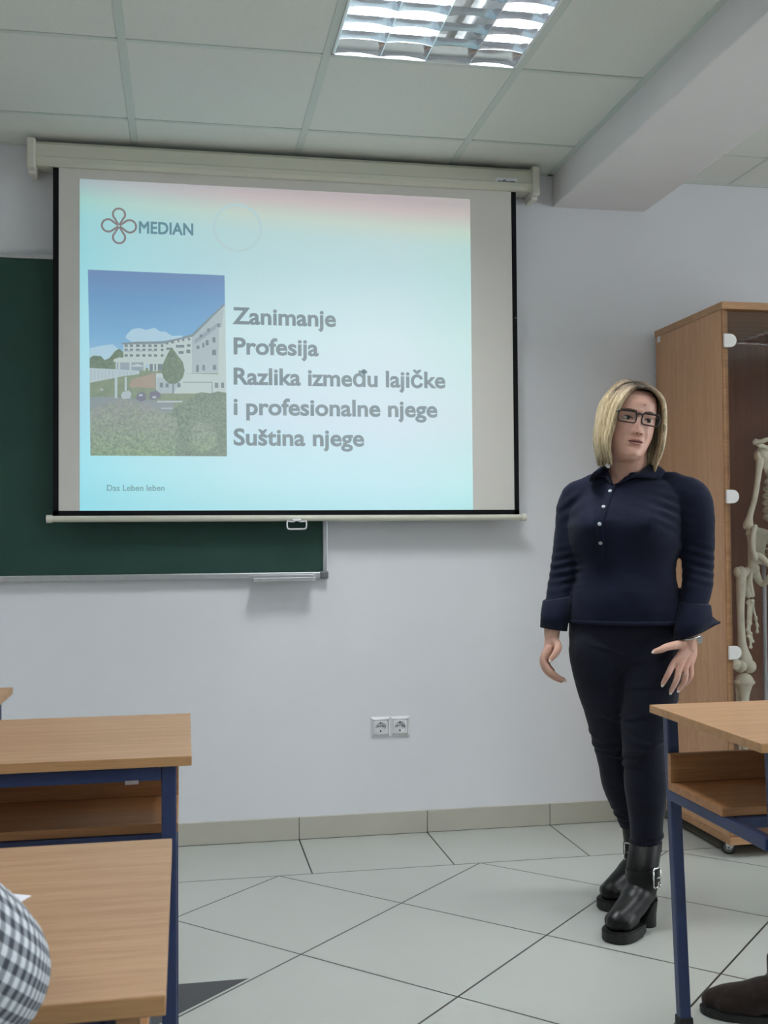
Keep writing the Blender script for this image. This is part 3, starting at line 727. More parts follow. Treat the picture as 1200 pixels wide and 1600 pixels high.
# ------------------------------------------------------------------ skeleton model inside the cabinet
KY = -0.36
sk = thing('skeleton_model', 'ivory plastic human skeleton on a white pole behind the cabinet glass', 'skeleton', (1.775, KY, CZ0+0.026))
XM = 1.775; XU = 1.855
def b_(u, v_, r, dy=0.0):
    P = onY(u, v_, KY+dy); return (P.x, P.y, P.z, r)
def both(name, fn, XM=1.775):
    for s in (0, 1):
        bm = bmesh.new(); fn(bm)
        if s:
            for v_ in bm.verts: v_.co.x = 2*XM-v_.co.x
            bmesh.ops.reverse_faces(bm, faces=bm.faces[:])
        obj(name, bm, M['bone'], sk, smooth=True)
def humerus(bm):
    ball(bm, onY(1190, 709, KY), 0.024); ball(bm, onY(1184, 712, KY), (0.014, 0.018, 0.022))
    tube(bm, [b_(1188, 712, .018), b_(1185.5, 735, .0125), b_(1180, 775, .0105), b_(1172, 805, .0115), b_(1169, 820, .019)], n=12, round_ends=True)
    ball(bm, onY(1166, 823, KY), 0.012); ball(bm, onY(1174, 824, KY), 0.013)
both('humerus', humerus, XU)
def forearm(bm):
    tube(bm, [b_(1171, 830, .014), b_(1172, 850, .009), b_(1171.5, 885, .0075), b_(1170, 915, .009), b_(1169.5, 930, .012)], n=10, round_ends=True)
    tube(bm, [b_(1175, 826, .012, -.01), b_(1178, 840, .009, -.012), b_(1176, 870, .007, -.012), b_(1173, 905, .007, -.01), b_(1176, 930, .008, -.005)], n=10, round_ends=True)
    ball(bm, onY(1172, 834, KY), (0.018, 0.014, 0.01))
both('forearm_bones', forearm, XU)
def hand(bm):
    rnd = random.Random(3)
    for i in range(7): ball(bm, onY(1172+rnd.uniform(-3, 5), 938+rnd.uniform(-3, 5), KY+rnd.uniform(-.01, .01)), 0.008, 6)
    for pts in ([(1176, 943), (1178, 955), (1181, 965)], [(1181, 967), (1182.5, 976)], [(1183, 978), (1183, 987)], [(1172, 945), (1171, 960), (1171, 972)], [(1171.5, 975), (1170.5, 986)], [(1170.5, 988), (1172, 998)], [(1172.5, 1000), (1173, 1011)],
                [(1174, 945), (1173.5, 962), (1172.5, 974)], [(1173, 990), (1176, 1002)], [(1170, 944), (1169, 958), (1169, 970)], [(1169, 973), (1168, 984)], [(1169, 986), (1169, 994)]):
        for j, (u, v_) in enumerate(pts): ball(bm, onY(u, v_, KY-.006), 0.0068 if j in (0, len(pts)-1) else 0.004, 6)
        tube(bm, [b_(u, v_, .0045, -.006) for u, v_ in pts], n=8)
both('hand_bones', hand, XU)
def femur(bm):
    ball(bm, onY(1177, 888, KY), 0.023); tube(bm, [b_(1177, 888, .014), b_(1166, 893, .015), b_(1157, 902, .018)], n=10)
    ball(bm, onY(1152, 894, KY), (0.014, 0.016, 0.02))
    tube(bm, [b_(1158, 893, .02), b_(1158, 915, .0185), b_(1157, 950, .0145), b_(1158, 985, .0145), b_(1160, 1010, .018), b_(1163, 1030, .03)], n=14, round_ends=True)
    ball(bm, onY(1156, 1040, KY-.004), (0.024, 0.03, 0.026)); ball(bm, onY(1171, 1041, KY-.004), (0.024, 0.03, 0.026))
both('femur', femur)
both('kneecap', lambda bm: ball(bm, onY(1150, 1038, KY-.04), (0.019, 0.011, 0.021)))
def shin(bm):
    tube(bm, [b_(1163, 1066, .036), b_(1163, 1075, .026), b_(1163, 1095, .017), b_(1164, 1140, .0125), b_(1165, 1185, .012), b_(1166, 1215, .019)], n=14, round_ends=True)
    tube(bm, [b_(1153, 1070, .011, .015), b_(1153, 1095, .0065, .015), b_(1156, 1150, .006, .015), b_(1158, 1222, .011, .01)], n=8, round_ends=True)
    ball(bm, onY(1155, 1066, KY), (0.02, 0.024, 0.012)); ball(bm, onY(1171, 1066, KY), (0.02, 0.024, 0.012))
both('shin_bones', shin)
def foot(bm):
    c = onY(1165, 1225, KY); 
    tube(bm, [(c.x, c.y+.05, c.z-.02, .02), (c.x, c.y, c.z, .022), (c.x-.01, c.y-.06, c.z-.012, .02), (c.x-.015, c.y-.10, c.z-.026, .014)], n=10, round_ends=True)
    for i in range(5):
        x = c.x-.04+i*.018; tube(bm, [(c.x-.015+(x-c.x)*.4, c.y-.06, c.z-.012, .008), (x, c.y-.13, c.z-.036, .0065), (x-.002, c.y-.17+.004*abs(i-3), c.z-.042, .007)], n=8, round_ends=True)
both('foot_bones', foot)
def collar(bm):
    tube(bm, [b_(1180, 691, .011, -.03), b_(1190, 690, .009, -.045), b_(1200, 687, .009, -.055), b_(1213, 692, .011, -.05)], n=10, round_ends=True)
    tube(bm, [b_(1181, 690, .012, 0), b_(1189, 697, .012, .02), b_(1199, 700, .010, .05)], n=10, round_ends=True, flat=.6)
both('collarbone', collar, XU)
def blade(bm):
    o_ = [onY(u, v_, KY+.07) for u, v_ in ((1184, 704), (1206, 700), (1208, 720), (1203, 752), (1196, 738), (1188, 722))]
    prism(bm, o_, (0, .008, 0)); bmesh.ops.bevel(bm, geom=bm.edges[:], offset=.003, segments=1, affect='EDGES')
both('shoulder_blade', blade, XU)
zt_, zb_ = onY(1200, 700, KY).z, onY(1200, 800, KY).z
for i in range(10):
    f = i/9; z = zt_-0.005+(zb_-zt_)*f; w_ = 0.065+0.085*math.sin(min(1, f*1.35+.12)*math.pi/2); dp = 0.05+0.045*math.sin(min(1, f*1.2+.15)*math.pi/2)
    def rib(bm, z=z, w_=w_, dp=dp, f=f):
        pts = []
        for a_ in np.linspace(75, -78+max(0, (f-.7))*120, 12):
            th = math.radians(a_); pts.append((XU-w_*math.cos(th)-(.012 if abs(a_) > 70 else 0), KY+0.01+dp*math.sin(th), z-(90-a_)/180*0.085+.02, .0062))
        tube(bm, pts, n=8, steps=26, flat=1.5)
    both('rib', rib, XU)
bm = bmesh.new()
for i in range(22):
    f = i/21; z = 1.52-f*(1.52-1.06); y = KY+.085-.03*math.sin(f*math.pi*1.6)-.02*f; r = .014+.011*f
    xx = XU+(XM-XU)*f**2
    cyl(bm, (xx, y, z-.009), (xx, y, z+.009), r, n=12); box(bm, xx-r*2, xx+r*2, y+r*.3, y+r*.9, z-.004, z+.004, .002); box(bm, xx-.004, xx+.004, y+r*.8, y+r*2.3, z-.014, z+.002, .002)
auto_smooth(obj('spine', bm, M['bone'], sk))
bm = bmesh.new(); prism(bm, [(XU+a_, KY-.085, z) for a_, z in ((-.024, zt_-.02), (.024, zt_-.02), (.015, zt_-.07), (.018, zt_-.15), (0, zt_-.19), (-.018, zt_-.15), (-.015, zt_-.07))], (0, .01, 0))
bmesh.ops.bevel(bm, geom=bm.edges[:], offset=.003, segments=1, affect='EDGES'); obj('breastbone', bm, M['bone'], sk)
def pelvis(bm):
    # flared wing, socket rim, pubic branch and sit bone
    g = []
    for i in range(9):
        f = i/8; row = []
        u0, v0 = 1178+6*math.sin(f*math.pi)*-1.2, 822+f*58
        for j in range(7):
            q = j/6; u = u0+q*(30-10*f); v_ = v0+q*(8-4*f); P = onY(u, v_, KY+.05*q-.03*math.cos(f*3)); row.append((P.x, P.y, P.z))
        g.append(row)
    R_ = [[bm.verts.new(p_) for p_ in r_] for r_ in g]
    for i in range(8):
        for j in range(6): bm.faces.new((R_[i][j], R_[i][j+1], R_[i+1][j+1], R_[i+1][j]))
    bmesh.ops.solidify(bm, geom=bm.faces[:], thickness=.01)
    tube(bm, [b_(1180, 823, .009, -.03), b_(1176, 836, .009, -.04), b_(1175, 855, .01, -.045), b_(1179, 872, .014, -.03)], n=8, round_ends=True)
    tube(bm, [b_(1178, 872, .022, 0), b_(1188, 870, .014, -.03), b_(1199, 880, .011, -.055), b_(1209, 888, .011, -.06)], n=10, round_ends=True)
    tube(bm, [b_(1178, 892, .02, .01), b_(1186, 908, .013, .01), b_(1194, 912, .011, -.01), b_(1208, 894, .010, -.055)], n=10, round_ends=True)
both('pelvis', pelvis)
bm = bmesh.new(); ball(bm, (XM, KY+.04, 1.03), (.045, .02, .06), 10); obj('tailbone', bm, M['bone'], sk, smooth=True)
bm = bmesh.new(); XM = XU+.01; ball(bm, (XM, KY+.02, 1.665), (.072, .09, .085), 14); ball(bm, (XM, KY-.03, 1.61), (.055, .055, .06), 12)
box(bm, XM-.04, XM+.04, KY-.085, KY-.02, 1.545, 1.575, .012)
skull = remesh(bm, .005, 4); so = obj('skull', skull, M['bone'], sk, smooth=True)
bm = bmesh.new()
for s in (-1, 1): ball(bm, (XM+s*.03, KY-.078, 1.632), (.017, .012, .015), 8)
ball(bm, (XM, KY-.085, 1.603), (.01, .008, .015), 8); obj('eye_sockets', bm, M['socket_dark'], so, smooth=True)
px_, pz_ = onY(1193.5, 900, KY+.09).x, CZ0+0.026
bm = bmesh.new(); cyl(bm, (px_, KY+.09, pz_+.02), (px_, KY+.09, 1.04), .0085, n=16); auto_smooth(obj('stand_pole', bm, M['pole'], sk))
bm = bmesh.new(); cyl(bm, (px_, KY+.05, pz_+.001), (px_, KY+.05, pz_+.02), .16, n=40); auto_smooth(obj('stand_base', bm, M['pole'], sk))
bm = bmesh.new(); tube(bm, [(px_, KY+.09, 1.03, .008), (1.775, KY+.06, 1.06, .008)], n=8, steps=3); auto_smooth(obj('stand_arm', bm, M['pole'], sk))

# ------------------------------------------------------------------ school desks
ZT = 0.737
M['tagp'] = plain('faded_tag', lin(150, 140, 140), 0.6)
def desk(x0, y0, label, width=1.3, side_cleat=False, tag_=False):
    """x0 = left end, y0 = edge nearest the seats; 0.5 m deep"""
    t = thing('school_desk', label, 'desk', (x0+width/2, y0+0.25, 0), 0, 'beech school desks with navy legs')
    x1, y1 = x0+width, y0+0.497
    bm = new_box(x0, x1, y0, y1, ZT-0.018, ZT, 0.0012)
    for f in bm.faces:
        if abs(f.normal.z) < 0.6: f.material_index = 1
    obj('tabletop', bm, [M['wood'], M['wood_edge']], t)
    zt = ZT-0.018
    for lx in (x0+0.041, x1-0.041):
        for ly in (y0+0.028, y1-0.022):
            bm = bmesh.new(); box(bm, lx-0.0135, lx+0.0135, ly-0.0135, ly+0.0135, 0.012, zt, 0.004)
            s = -1 if lx < x0+width/2 else 1
            sh = 0.024 if s < 0 else 0.0
            for v_ in bm.verts: v_.co.x += sh*(1-v_.co.z/zt)
            lg = obj('leg', bm, M['navy'], t)
            bm = new_box(lx-0.016+sh, lx+0.016+sh, ly-0.016, ly+0.016, 0.0, 0.022, 0.003); obj('foot_cap', bm, M['rubber'], lg)
    bm = bmesh.new(); a = x0+0.041; b = x1-0.041
    box(bm, a+0.0135, b-0.0135, y0+0.016, y0+0.040, zt-0.028, zt-0.001, 0.003)
    obj('front_rail', bm, M['navy'], t)
    for lx in (a, b):
        obj('side_rail', new_box(lx-0.0125, lx+0.0125, y0+0.0415, y1-0.0355, zt-0.197, zt-0.172, 0.003), M['navy'], t)
    obj('cross_rail', new_box(a+0.0125, b-0.0125, y1-0.30, y1-0.275, zt-0.197, zt-0.172, 0.003), M['navy'], t)
    zs = zt-0.1715; ye = y1-0.0375
    bm = new_box(x0+0.026, x1-0.026, ye-0.255, ye, zs, zs+0.018, 0.001)
    obj('book_shelf', bm, [M['wood_dark']], t)
    obj('back_board', new_box(x0+0.026, x1-0.026, ye-0.016, ye, zs+0.0185, zs+0.083, 0.001), M['wood_dark'], t)
    if side_cleat:
        obj('side_board', new_box(x1-0.042, x1-0.021, y0+0.004, y0+0.0140, zt-0.10, zt-0.0005, 0.001), M['wood_front'], t)
    if tag_:
        P = onY(206, 1214, y0+0.016); obj('paper_tag', new_box(P.x-0.012, P.x+0.012, y0+0.0135, y0+0.0155, zt-0.032, zt-0.025), M['tagp'], t)
    return t
desk(-0.451-1.3, -2.086, 'beech school desk by the chalkboard side, second from the wall, its bookshelf seen end on', tag_=True)
desk(-0.480-1.3, -3.130, 'beech school desk nearest the camera with a check-sleeved arm on it', side_cleat=True)
desk(0.605, -2.209, 'beech school desk at the right, in front of the standing woman')
desk(-0.919-1.3, -1.530, 'beech school desk nearest the wall, only its corner showing at left edge')
# sheet of paper under the sleeve
bm = bmesh.new(); c, s = math.cos(0.5), math.sin(0.5)
pts = [(-0.627+dx*c-dy*s, -2.842+dx*s+dy*c) for dx, dy in ((0, 0), (-0.297, 0), (-0.297, -0.21), (0, -0.21))]
pts = [(-0.630, -2.838), (-0.86, -2.73), (-0.97, -2.94), (-0.74, -3.05), (-0.66, -2.905)]
prism(bm, [(x, y, ZT+0.0002) for x, y in pts], (0, 0, 0.0012))
bmesh.ops.translate(bm, verts=[v_ for v_ in bm.verts if v_.co.x > -0.67], vec=(0, 0, 0.0))
tag(obj('paper_sheet', bm, M['paper']), 'white sheet of paper peeping out beyond the check sleeve', 'paper')
# ------------------------------------------------------------------ the standing woman
# local frame of the figure: x to her left, y away from the camera's side, z up
W0 = Vector((0.82, -1.05, 0.0))
woman = thing('person', 'blonde woman with glasses in navy shirt and trousers standing by the cabinet', 'person', W0, -YAW)
RA = Vector((math.cos(YAW), -math.sin(YAW), 0)); FB = Vector((math.sin(YAW), math.cos(YAW), 0))
def Wp(u, v, b=0.0):
    d = ray(u, v); t = (b+FB.dot(W0-CAM))/FB.dot(d); q = CAM+d*t-W0
    return Vector((RA.dot(q), b, q.z))
def wp(u, v, b, r): return (*Wp(u, v, b), r)
def sring(c, hw, df, db, rot, n=40, e=2.0, tilt=0.0):
    """super-ellipse section with different front and back depth"""
    out = []; cr_, sr_ = math.cos(rot), math.sin(rot)
    for i in range(n):
        th = 2*math.pi*i/n; cx = math.sin(th); cy = -math.cos(th)
        x = hw*math.copysign(abs(cx)**(2/e), cx); y = (df if cy < 0 else db)*math.copysign(abs(cy)**(2/e), cy)
        out.append((c[0]+x*cr_-y*sr_, c[1]+x*sr_+y*cr_, c[2]+tilt*x))
    return out
ROT = math.radians(-20)
def torso(bm, grow=0.0, z0=0.86, z1=1.36, n=48):
    tab = [  # z, cx, hw, df, db
        (0.80, .008, .168, .110, .125), (0.86, .008, .171, .116, .122), (.91, .010, .170, .120, .110), (.96, .012, .160, .122, .10), (1.01, .016, .147, .119, .098), (1.06, .016, .150, .121, .098),
        (1.10, .016, .166, .130, .10), (1.14, .014, .170, .138, .105), (1.18, .016, .171, .138, .108), (1.22, .020, .168, .124, .108), (1.255, .026, .158, .104, .10), (1.285, .027, .132, .084, .088),
        (1.305, .024, .100, .070, .074), (1.32, .02, .076, .06, .066), (1.345, .02, .060, .052, .06), (1.37, .022, .057, .05, .058)]
    rings = []
    for z, cx, hw, df, db in cr(tab, 60):
        if z < z0-1e-6 or z > z1+1e-6: continue
        ring = sring((cx, 0.012, z), hw+grow, df+grow, db+grow, ROT, n, 2.25)
        out = []
        for i, p in enumerate(ring):
            th = 2*math.pi*i/n; add = 0
            xx = math.sin(th)*hw
            if math.cos(th) > 0:
                for s in (-1, 1): add += 0.032*math.exp(-((xx-s*.080)/.05)**2-((z-1.165)/.052)**2)
                add += 0.010*math.exp(-((xx)/.09)**2-((z-.96)/.07)**2)
            out.append((p[0]+math.sin(-ROT)*-add*-1*-1, p[1]-math.cos(ROT)*add, p[2]))
        rings.append(out)
    loft(bm, rings)
# joints
SHL, ELL, WRL = Wp(1081, 781, -.045), Wp(1090, 880, -.04), Wp(1077, 996, -.115)       # her left arm (nearer)
SHR, ELR, WRR = Wp(900, 786, .055), Wp(882, 892, .06), Wp(862, 986, .0)              # her right arm
def arm(bm, pts): tube(bm, pts, n=20, steps=30, round_ends=True)
def left_arm(g=0.0):
    return [(*Wp(1058, 768, -.03), .052+g), (*SHL, .058+g), (*Wp(1088, 825, -.05), .054+g), (*ELL, .047+g), (*Wp(1089, 920, -.07), .044+g), (*Wp(1083, 955, -.095), .036+g), (*WRL, .026+g)]
def right_arm(g=0.0):
    return [(*Wp(922, 770, .04), .052+g), (*SHR, .055+g), (*Wp(891, 838, .06), .049+g), (*ELR, .044+g), (*Wp(875, 925, .045), .04+g), (*Wp(868, 955, .02), .034+g), (*WRR, .025+g)]
# legs: her right one (set back) and her left one
LEG_R = [(-.060, .02, .85, .080), (-.060, .02, .80, .096), (-.048, .03, .70, .089), (-.030, .055, .60, .073), (-.012, .085, .50, .061), (.004, .105, .43, .058), (.022, .135, .36, .057), (.052, .165, .27, .044), (.074, .184, .20, .038)]
LEG_L = [(.076, -.0, .85, .080), (.077, -.01, .80, .097), (.074, -.02, .70, .090), (.062, -.03, .61, .077), (.052, -.035, .53, .064), (.055, -.03, .46, .062), (.058, -.025, .39, .062), (.060, -.02, .30, .051), (.059, -.018, .20, .044)]

# ---- head surface (face towards -y in its own frame, eyes at z = 0)
HT = [  # z, half width, front depth, back depth
    (-.128, .012, .030, .0), (-.126, .022, .060, .018), (-.120, .031, .074, .03), (-.108, .0435, .083, .044), (-.092, .0545, .085, .058), (-.072, .0640, .085, .070), (-.048, .0715, .086, .084), (-.022, .0740, .086, .094),
    (0, .0750, .085, .099), (.02, .0745, .091, .101), (.045, .0740, .090, .100), (.066, .069, .082, .094), (.084, .057, .066, .078), (.096, .041, .047, .056), (.103, .022, .025, .03), (.105, .006, .007, .008)]
def g2(x, z, cx, cz, sx, sz): return math.exp(-((x-cx)/sx)**2-((z-cz)/sz)**2)
def face_add(x, z):
    a = 0.0; ax = abs(x)
    # nose: bridge, tip, wings
    if z > -.046: nz = np.interp(z, [-.046, -.036, -.024, -.010, .004, .016, .03], [.021, .0225, .0165, .0105, .0055, .003, 0]); 
    else: nz = .021*math.exp(-((z+.046)/.0045)**2)
    sg = np.interp(z, [-.045, -.03, 0, .02], [.0105, .009, .0075, .010])
    a += float(nz)*math.exp(-(x/float(sg))**2)
    a += .0065*g2(ax, z, .0115, -.0425, .0055, .006)
    a -= .0075*g2(ax, z, .031, -.001, .016, .011)             # eye sockets
    a += .0025*g2(ax, z, .032, -.016, .018, .006)             # lower lid bag
    a += .0016*g2(ax, z, .030, .0165, .02, .006)              # brow ridge
    a += .0050*g2(ax, z, .040, -.040, .018, .018)             # cheeks
    a -= .0025*g2(ax, z, .027, -.058, .006, .014)             # cheek fold
    a += .0055*g2(x, z, 0, -.0635, .022, .0065)               # lips
    a += .0058*g2(x, z, 0, -.0765, .018, .0060)
    a -= .0042*g2(x, z, 0, -.0700, .021, .0022)
    a -= .0028*g2(x, z, 0, -.0545, .004, .005)
    a -= .0040*g2(x, z, 0, -.0875, .016, .005)
    a += .0050*g2(x, z, 0, -.103, .017, .011)
    return a
def head_pt(th, z, off=0.0):
    zs = [h[0] for h in HT]; hw = float(np.interp(z, zs, [h[1] for h in HT])); df = float(np.interp(z, zs, [h[2] for h in HT])); db = float(np.interp(z, zs, [h[3] for h in HT]))
    sx, cy = math.sin(th), -math.cos(th); e = 2/2.15
    x = (hw+off)*math.copysign(abs(sx)**e, sx); y = ((df if cy < 0 else db)+off)*math.copysign(abs(cy)**e, cy)
    if cy < 0: y -= face_add(x, z)*max(0, -cy)**0.5
    return Vector((x, y, z))
def face_y(x, z, off=0.0):
    lo, hi = 0.0, math.pi/2*(1 if x >= 0 else -1)
    for _ in range(40):
        m_ = (lo+hi)/2
        if abs(head_pt(m_, z).x) < abs(x): lo = m_
        else: hi = m_
    return head_pt(lo, z).y-off
HMH = Matrix.Translation((.031, -.030, 1.480)) @ Matrix.Rotation(math.radians(7.5), 4, 'Y') @ Matrix.Rotation(math.radians(9), 4, 'Z')
HM = Matrix.Translation((.021, -.030, 1.478)) @ Matrix.Rotation(math.radians(8.5), 4, 'Y') @ Matrix.Rotation(math.radians(8.5), 4, 'Z') @ Matrix.Rotation(math.radians(1), 4, 'X')
def headify(bm): bm.transform(HM); return bm
HR = []
zz = [(-.128+(.233)*i/119) for i in range(120)]
head = bmesh.new(); loft(head, [[head_pt(2*math.pi*j/160, z) for j in range(160)] for z in zz])
for s in (-1, 1):  # ears
    ball(head, (s*.073, .012, -.012), (.008, .018, .030), 8)
headify(head)

def hand(bm, palm, fingers, thumb, wrist):
    tube(bm, wrist, n=14, round_ends=True)
    for p in palm: tube(bm, p, n=12, round_ends=True)
    for f in fingers+[thumb]: tube(bm, f, n=12, steps=(len(f)-1)*6+1, round_ends=True)
B = -.125
LF = [[wp(1071, 1016, B, .0135), wp(1053, 1036, B-.012, .0098), wp(1045, 1051, B-.02, .0088), wp(1036, 1068, B-.012, .0068)],
      [wp(1073, 1018, B, .0135), wp(1062, 1042, B-.014, .0100), wp(1057, 1062, B-.018, .009), wp(1048.5, 1080, B-.006, .0068)],
      [wp(1076, 1018, B+.004, .0135), wp(1071, 1043, B-.008, .0098), wp(1070, 1062, B-.008, .0088), wp(1061, 1077, B+.008, .0066)],
      [wp(1079, 1016, B+.010, .0125), wp(1079, 1040, B+.006, .009), wp(1079, 1056, B+.006, .008), wp(1071, 1069, B+.018, .006)]]
LT = [wp(1068, 1006, B-.002, .014), wp(1056, 1008, B-.012, .0125), wp(1042, 1011, B-.022, .0108), wp(1033, 1015, B-.024, .0098), wp(1023, 1018, B-.022, .0072)]
LP = [[wp(1077, 1004, B+.004, .020), wp(1068, 1022, B-.002, .018), wp(1057, 1034, B-.01, .0125)], [wp(1079, 1004, B+.006, .020), wp(1076, 1022, B+.004, .018), wp(1070, 1040, B-.004, .0125)], [wp(1079, 1006, B+.01, .018), wp(1081, 1022, B+.012, .015), wp(1078, 1038, B+.006, .011)]]
LW = [wp(1083, 968, -.10, .029), wp(1078, 992, -.117, .0255), wp(1077, 1010, B+.004, .022)]
RF = [[wp(858, 1012, -.012, .0135), wp(849, 1029, -.014, .0098), wp(856, 1045, -.016, .0088), wp(869, 1056, -.012, .0078), wp(881, 1062, -.004, .0062)],
      [wp(858, 1014, .004, .0135), wp(848, 1031, .004, .0098), wp(853, 1048, .004, .0088), wp(866, 1059, .008, .0078), wp(877, 1064, .014, .0062)],
      [wp(860, 1014, .020, .0135), wp(850, 1031, .022, .0095), wp(854, 1047, .022, .0085), wp(864, 1057, .026, .0075), wp(873, 1060, .030, .006)],
      [wp(862, 1010, .034, .012), wp(854, 1027, .038, .0088), wp(857, 1040, .038, .008), wp(864, 1048, .040, .0068)]]
RT = [wp(866, 1000, -.014, .0135), wp(872, 1010, -.028, .0118), wp(868, 1021, -.034, .0102), wp(861, 1030, -.034, .0072)]
RP = [[wp(862, 994, .002, .02), wp(859, 1010, -.004, .018), wp(854, 1024, -.006, .013)], [wp(862, 994, .008, .02), wp(860, 1010, .012, .018), wp(855, 1026, .014, .013)], [wp(863, 994, .012, .019), wp(863, 1010, .026, .015), wp(858, 1022, .030, .012)]]
RW_ = [wp(868, 958, .02, .028), wp(863, 982, .004, .0245), wp(862, 996, .004, .022)]

body = bmesh.new()
torso(body, -0.016, 0.89, 1.31)
NB = Vector((.022, .012, 1.27))
tube(body, [(NB.x, NB.y+.01, 1.25, .068), (NB.x+.002, NB.y, 1.31, .059), (.028, -.006, 1.355, .051), (.028, -.012, 1.42, .050)], n=24)
arm(body, [(p[0], p[1], p[2], p[3]-.010) for p in left_arm()]); arm(body, [(p[0], p[1], p[2], p[3]-.010) for p in right_arm()])
hand(body, LP, LF, LT, LW); hand(body, RP, RF, RT, RW_)
for L in (LEG_L, LEG_R): tube(body, [(x, y, z, r-.014) for x, y, z, r in L], n=16)
ball(body, (.008, .015, .87), (.125, .085, .09), 12)
for L, fd in ((LEG_L, (.0, -.05)), (LEG_R, (.0, .0))):
    x, y, z, r = L[-1]; tube(body, [(x, y, z, r-.014), (x-.004, y-.002, .13, .03), (x-.03, y-.03, .09, .028), (x-.075, y-.075, .06, .022)], n=12, round_ends=True)
merge(body, head)
skin = remesh(body, 0.0021, 2, 0.5)
obj('body', skin, M['skin'], woman, smooth=True, world=False, normals=False)

# ---- shirt: trunk and sleeves one skin, opened at neck, cuffs and hem
def wrinkle(bm, amp, f):
    for v_ in bm.verts:
        n_ = noise.noise(Vector((v_.co.x*f[0]+3, v_.co.y*f[1], v_.co.z*f[2]+v_.co.x*9)))+0.5*noise.noise(Vector((v_.co.x*f[0]*2.2, v_.co.y*f[1]*2.2+7, v_.co.z*f[2]*2.2)))
        v_.co += v_.normal*n_*amp
sh = bmesh.new(); torso(sh, 0.0, 0.862, 1.345)
la, ra_ = left_arm(.0), right_arm(.0)
arm(sh, la[:-1]+[(*Wp(1082, 962, -.10), .037)]); arm(sh, ra_[:-1]+[(*Wp(867, 962, .015), .035)])
tube(sh, [(*Wp(1012, 742, .0), .032), (*Wp(1034, 748, -.005), .036), (*Wp(1062, 766, -.03), .046)], n=16, round_ends=True)
tube(sh, [(*Wp(958, 744, .03), .030), (*Wp(938, 752, .035), .034), (*Wp(918, 767, .04), .044)], n=16, round_ends=True)
sh = remesh(sh, 0.0045, 9, 0.6)
sh.normal_update()
for v_ in sh.verts:   # pulled folds at the armpits and inner elbows
    c = v_.co
    for P, amp, wl, dr in ((Wp(1050, 800, -.13), .0035, 62, (.35, 0, 1)), (ELL+Vector((0, -.04, .0)), .0035, 70, (.3, 0, 1)), (ELR+Vector((0, -.04, 0)), .0035, 75, (-.25, 0, 1)), (Wp(895, 790, 0), .003, 60, (-.6, 0, .8))):
        w_ = math.exp(-((c-P).length/.055)**2)
        if w_ > .02: v_.co += v_.normal*amp*w_*math.sin((c.x*dr[0]+c.z*dr[2])*wl*6.283/ 1.9)
wrinkle(sh, 0.0016, (9, 9, 26))
from mathutils.bvhtree import BVHTree
SHT = BVHTree.FromBMesh(sh)
def on_shirt(u, v, off=.002, b0=-.4):
    """point where the sight line meets the shirt front (in the figure's frame)"""
    p0 = Wp(u, v, b0); d_ = (Wp(u, v, b0+.3)-p0).normalized()
    loc_, nrm, _, _ = SHT.ray_cast(p0, d_)
    if loc_ is None: return Wp(u, v, -.09), Vector((0, -1, 0))
    if nrm.dot(d_) > 0: nrm = -nrm
    return loc_+nrm*off, nrm
def osp(u, v, off=.005):
    p0 = Wp(u, v, -.4); d_ = (Wp(u, v, -.1)-p0).normalized(); return on_shirt(u, v, 0)[0]-d_*off
VN = osp(958, 758, 0)
def in_neck(c):
    if c.z > 1.322: return True
    if c.y < .0 and c.z > VN.z:            # V opening between the collar ends, wider upwards
        h_ = c.z-VN.z; return VN.x-.004-h_*.55 < c.x < VN.x+.004+h_*1.35
    return False
kill = [f for f in sh.faces if in_neck(f.calc_center_median()) or f.calc_center_median().z < .872]
bmesh.ops.delete(sh, geom=kill, context='FACES')
bmesh.ops.delete(sh, geom=[v_ for v_ in sh.verts if not v_.link_faces], context='VERTS')
sho = obj('shirt', sh, M['shirt'], woman, smooth=True, world=False, normals=False)
md = sho.modifiers.new('cloth', 'SOLIDIFY'); md.thickness = .0025; md.offset = -1
# hem band
bm = bmesh.new(); torso(bm, .0022, .870, .888)
hb = obj('hem', bm, M['shirt'], sho, smooth=True, world=False)
# placket: a stitched strip down the front with four buttons
strip = [(957, 757), (953, 768), (948, 780), (943.5, 793), (939.5, 806), (936.5, 820), (937, 834), (938, 848), (937.5, 862), (937, 876), (936, 883)]
bm = bmesh.new(); L_, R_ = [], []
rows = []
for u, v in strip:
    row = []
    for du in (-6.5, -6.4, -3, 0, 3, 6.4, 6.5):
        p, n_ = on_shirt(u+du, v, .0005 if abs(du) > 6.45 else .0028); row.append(p)
    rows.append(row)
loft(bm, rows, caps=False, close=False)
obj('placket', bm, M['shirt'], sho, smooth=True, world=False)
for u, v in ((953.5, 768), (943, 792.5), (936.5, 819), (938.5, 848)):
    p, n_ = on_shirt(u, v, .003); bm = bmesh.new()
    q = n_.to_track_quat('Z', 'Y').to_matrix()
    ball(bm, p, (.0058, .0058, .0022), 8, q)
    obj('button', bm, M['button'], sho, smooth=True, world=False)
# collar: stand and two pointed flaps
def collar_flap(outline_top, outline_low):
    bm = bmesh.new(); n = 14; rows = []
    for i in range(n):
        f = i/(n-1); a = Vector(cr(outline_top, n)[i]); c = Vector(cr(outline_low, n)[i])
        rows.append([a+(c-a)*g+Vector((0, -.006*math.sin(g*math.pi), .003*math.sin(g*math.pi))) for g in (0, .25, .5, .75, 1)])
    loft(bm, rows, caps=False, close=False)
    bmesh.ops.recalc_face_normals(bm, faces=bm.faces)
    bmesh.ops.solidify(bm, geom=bm.faces[:], thickness=.0035)
    obj('collar', bm, M['shirt'], sho, smooth=True, world=False)
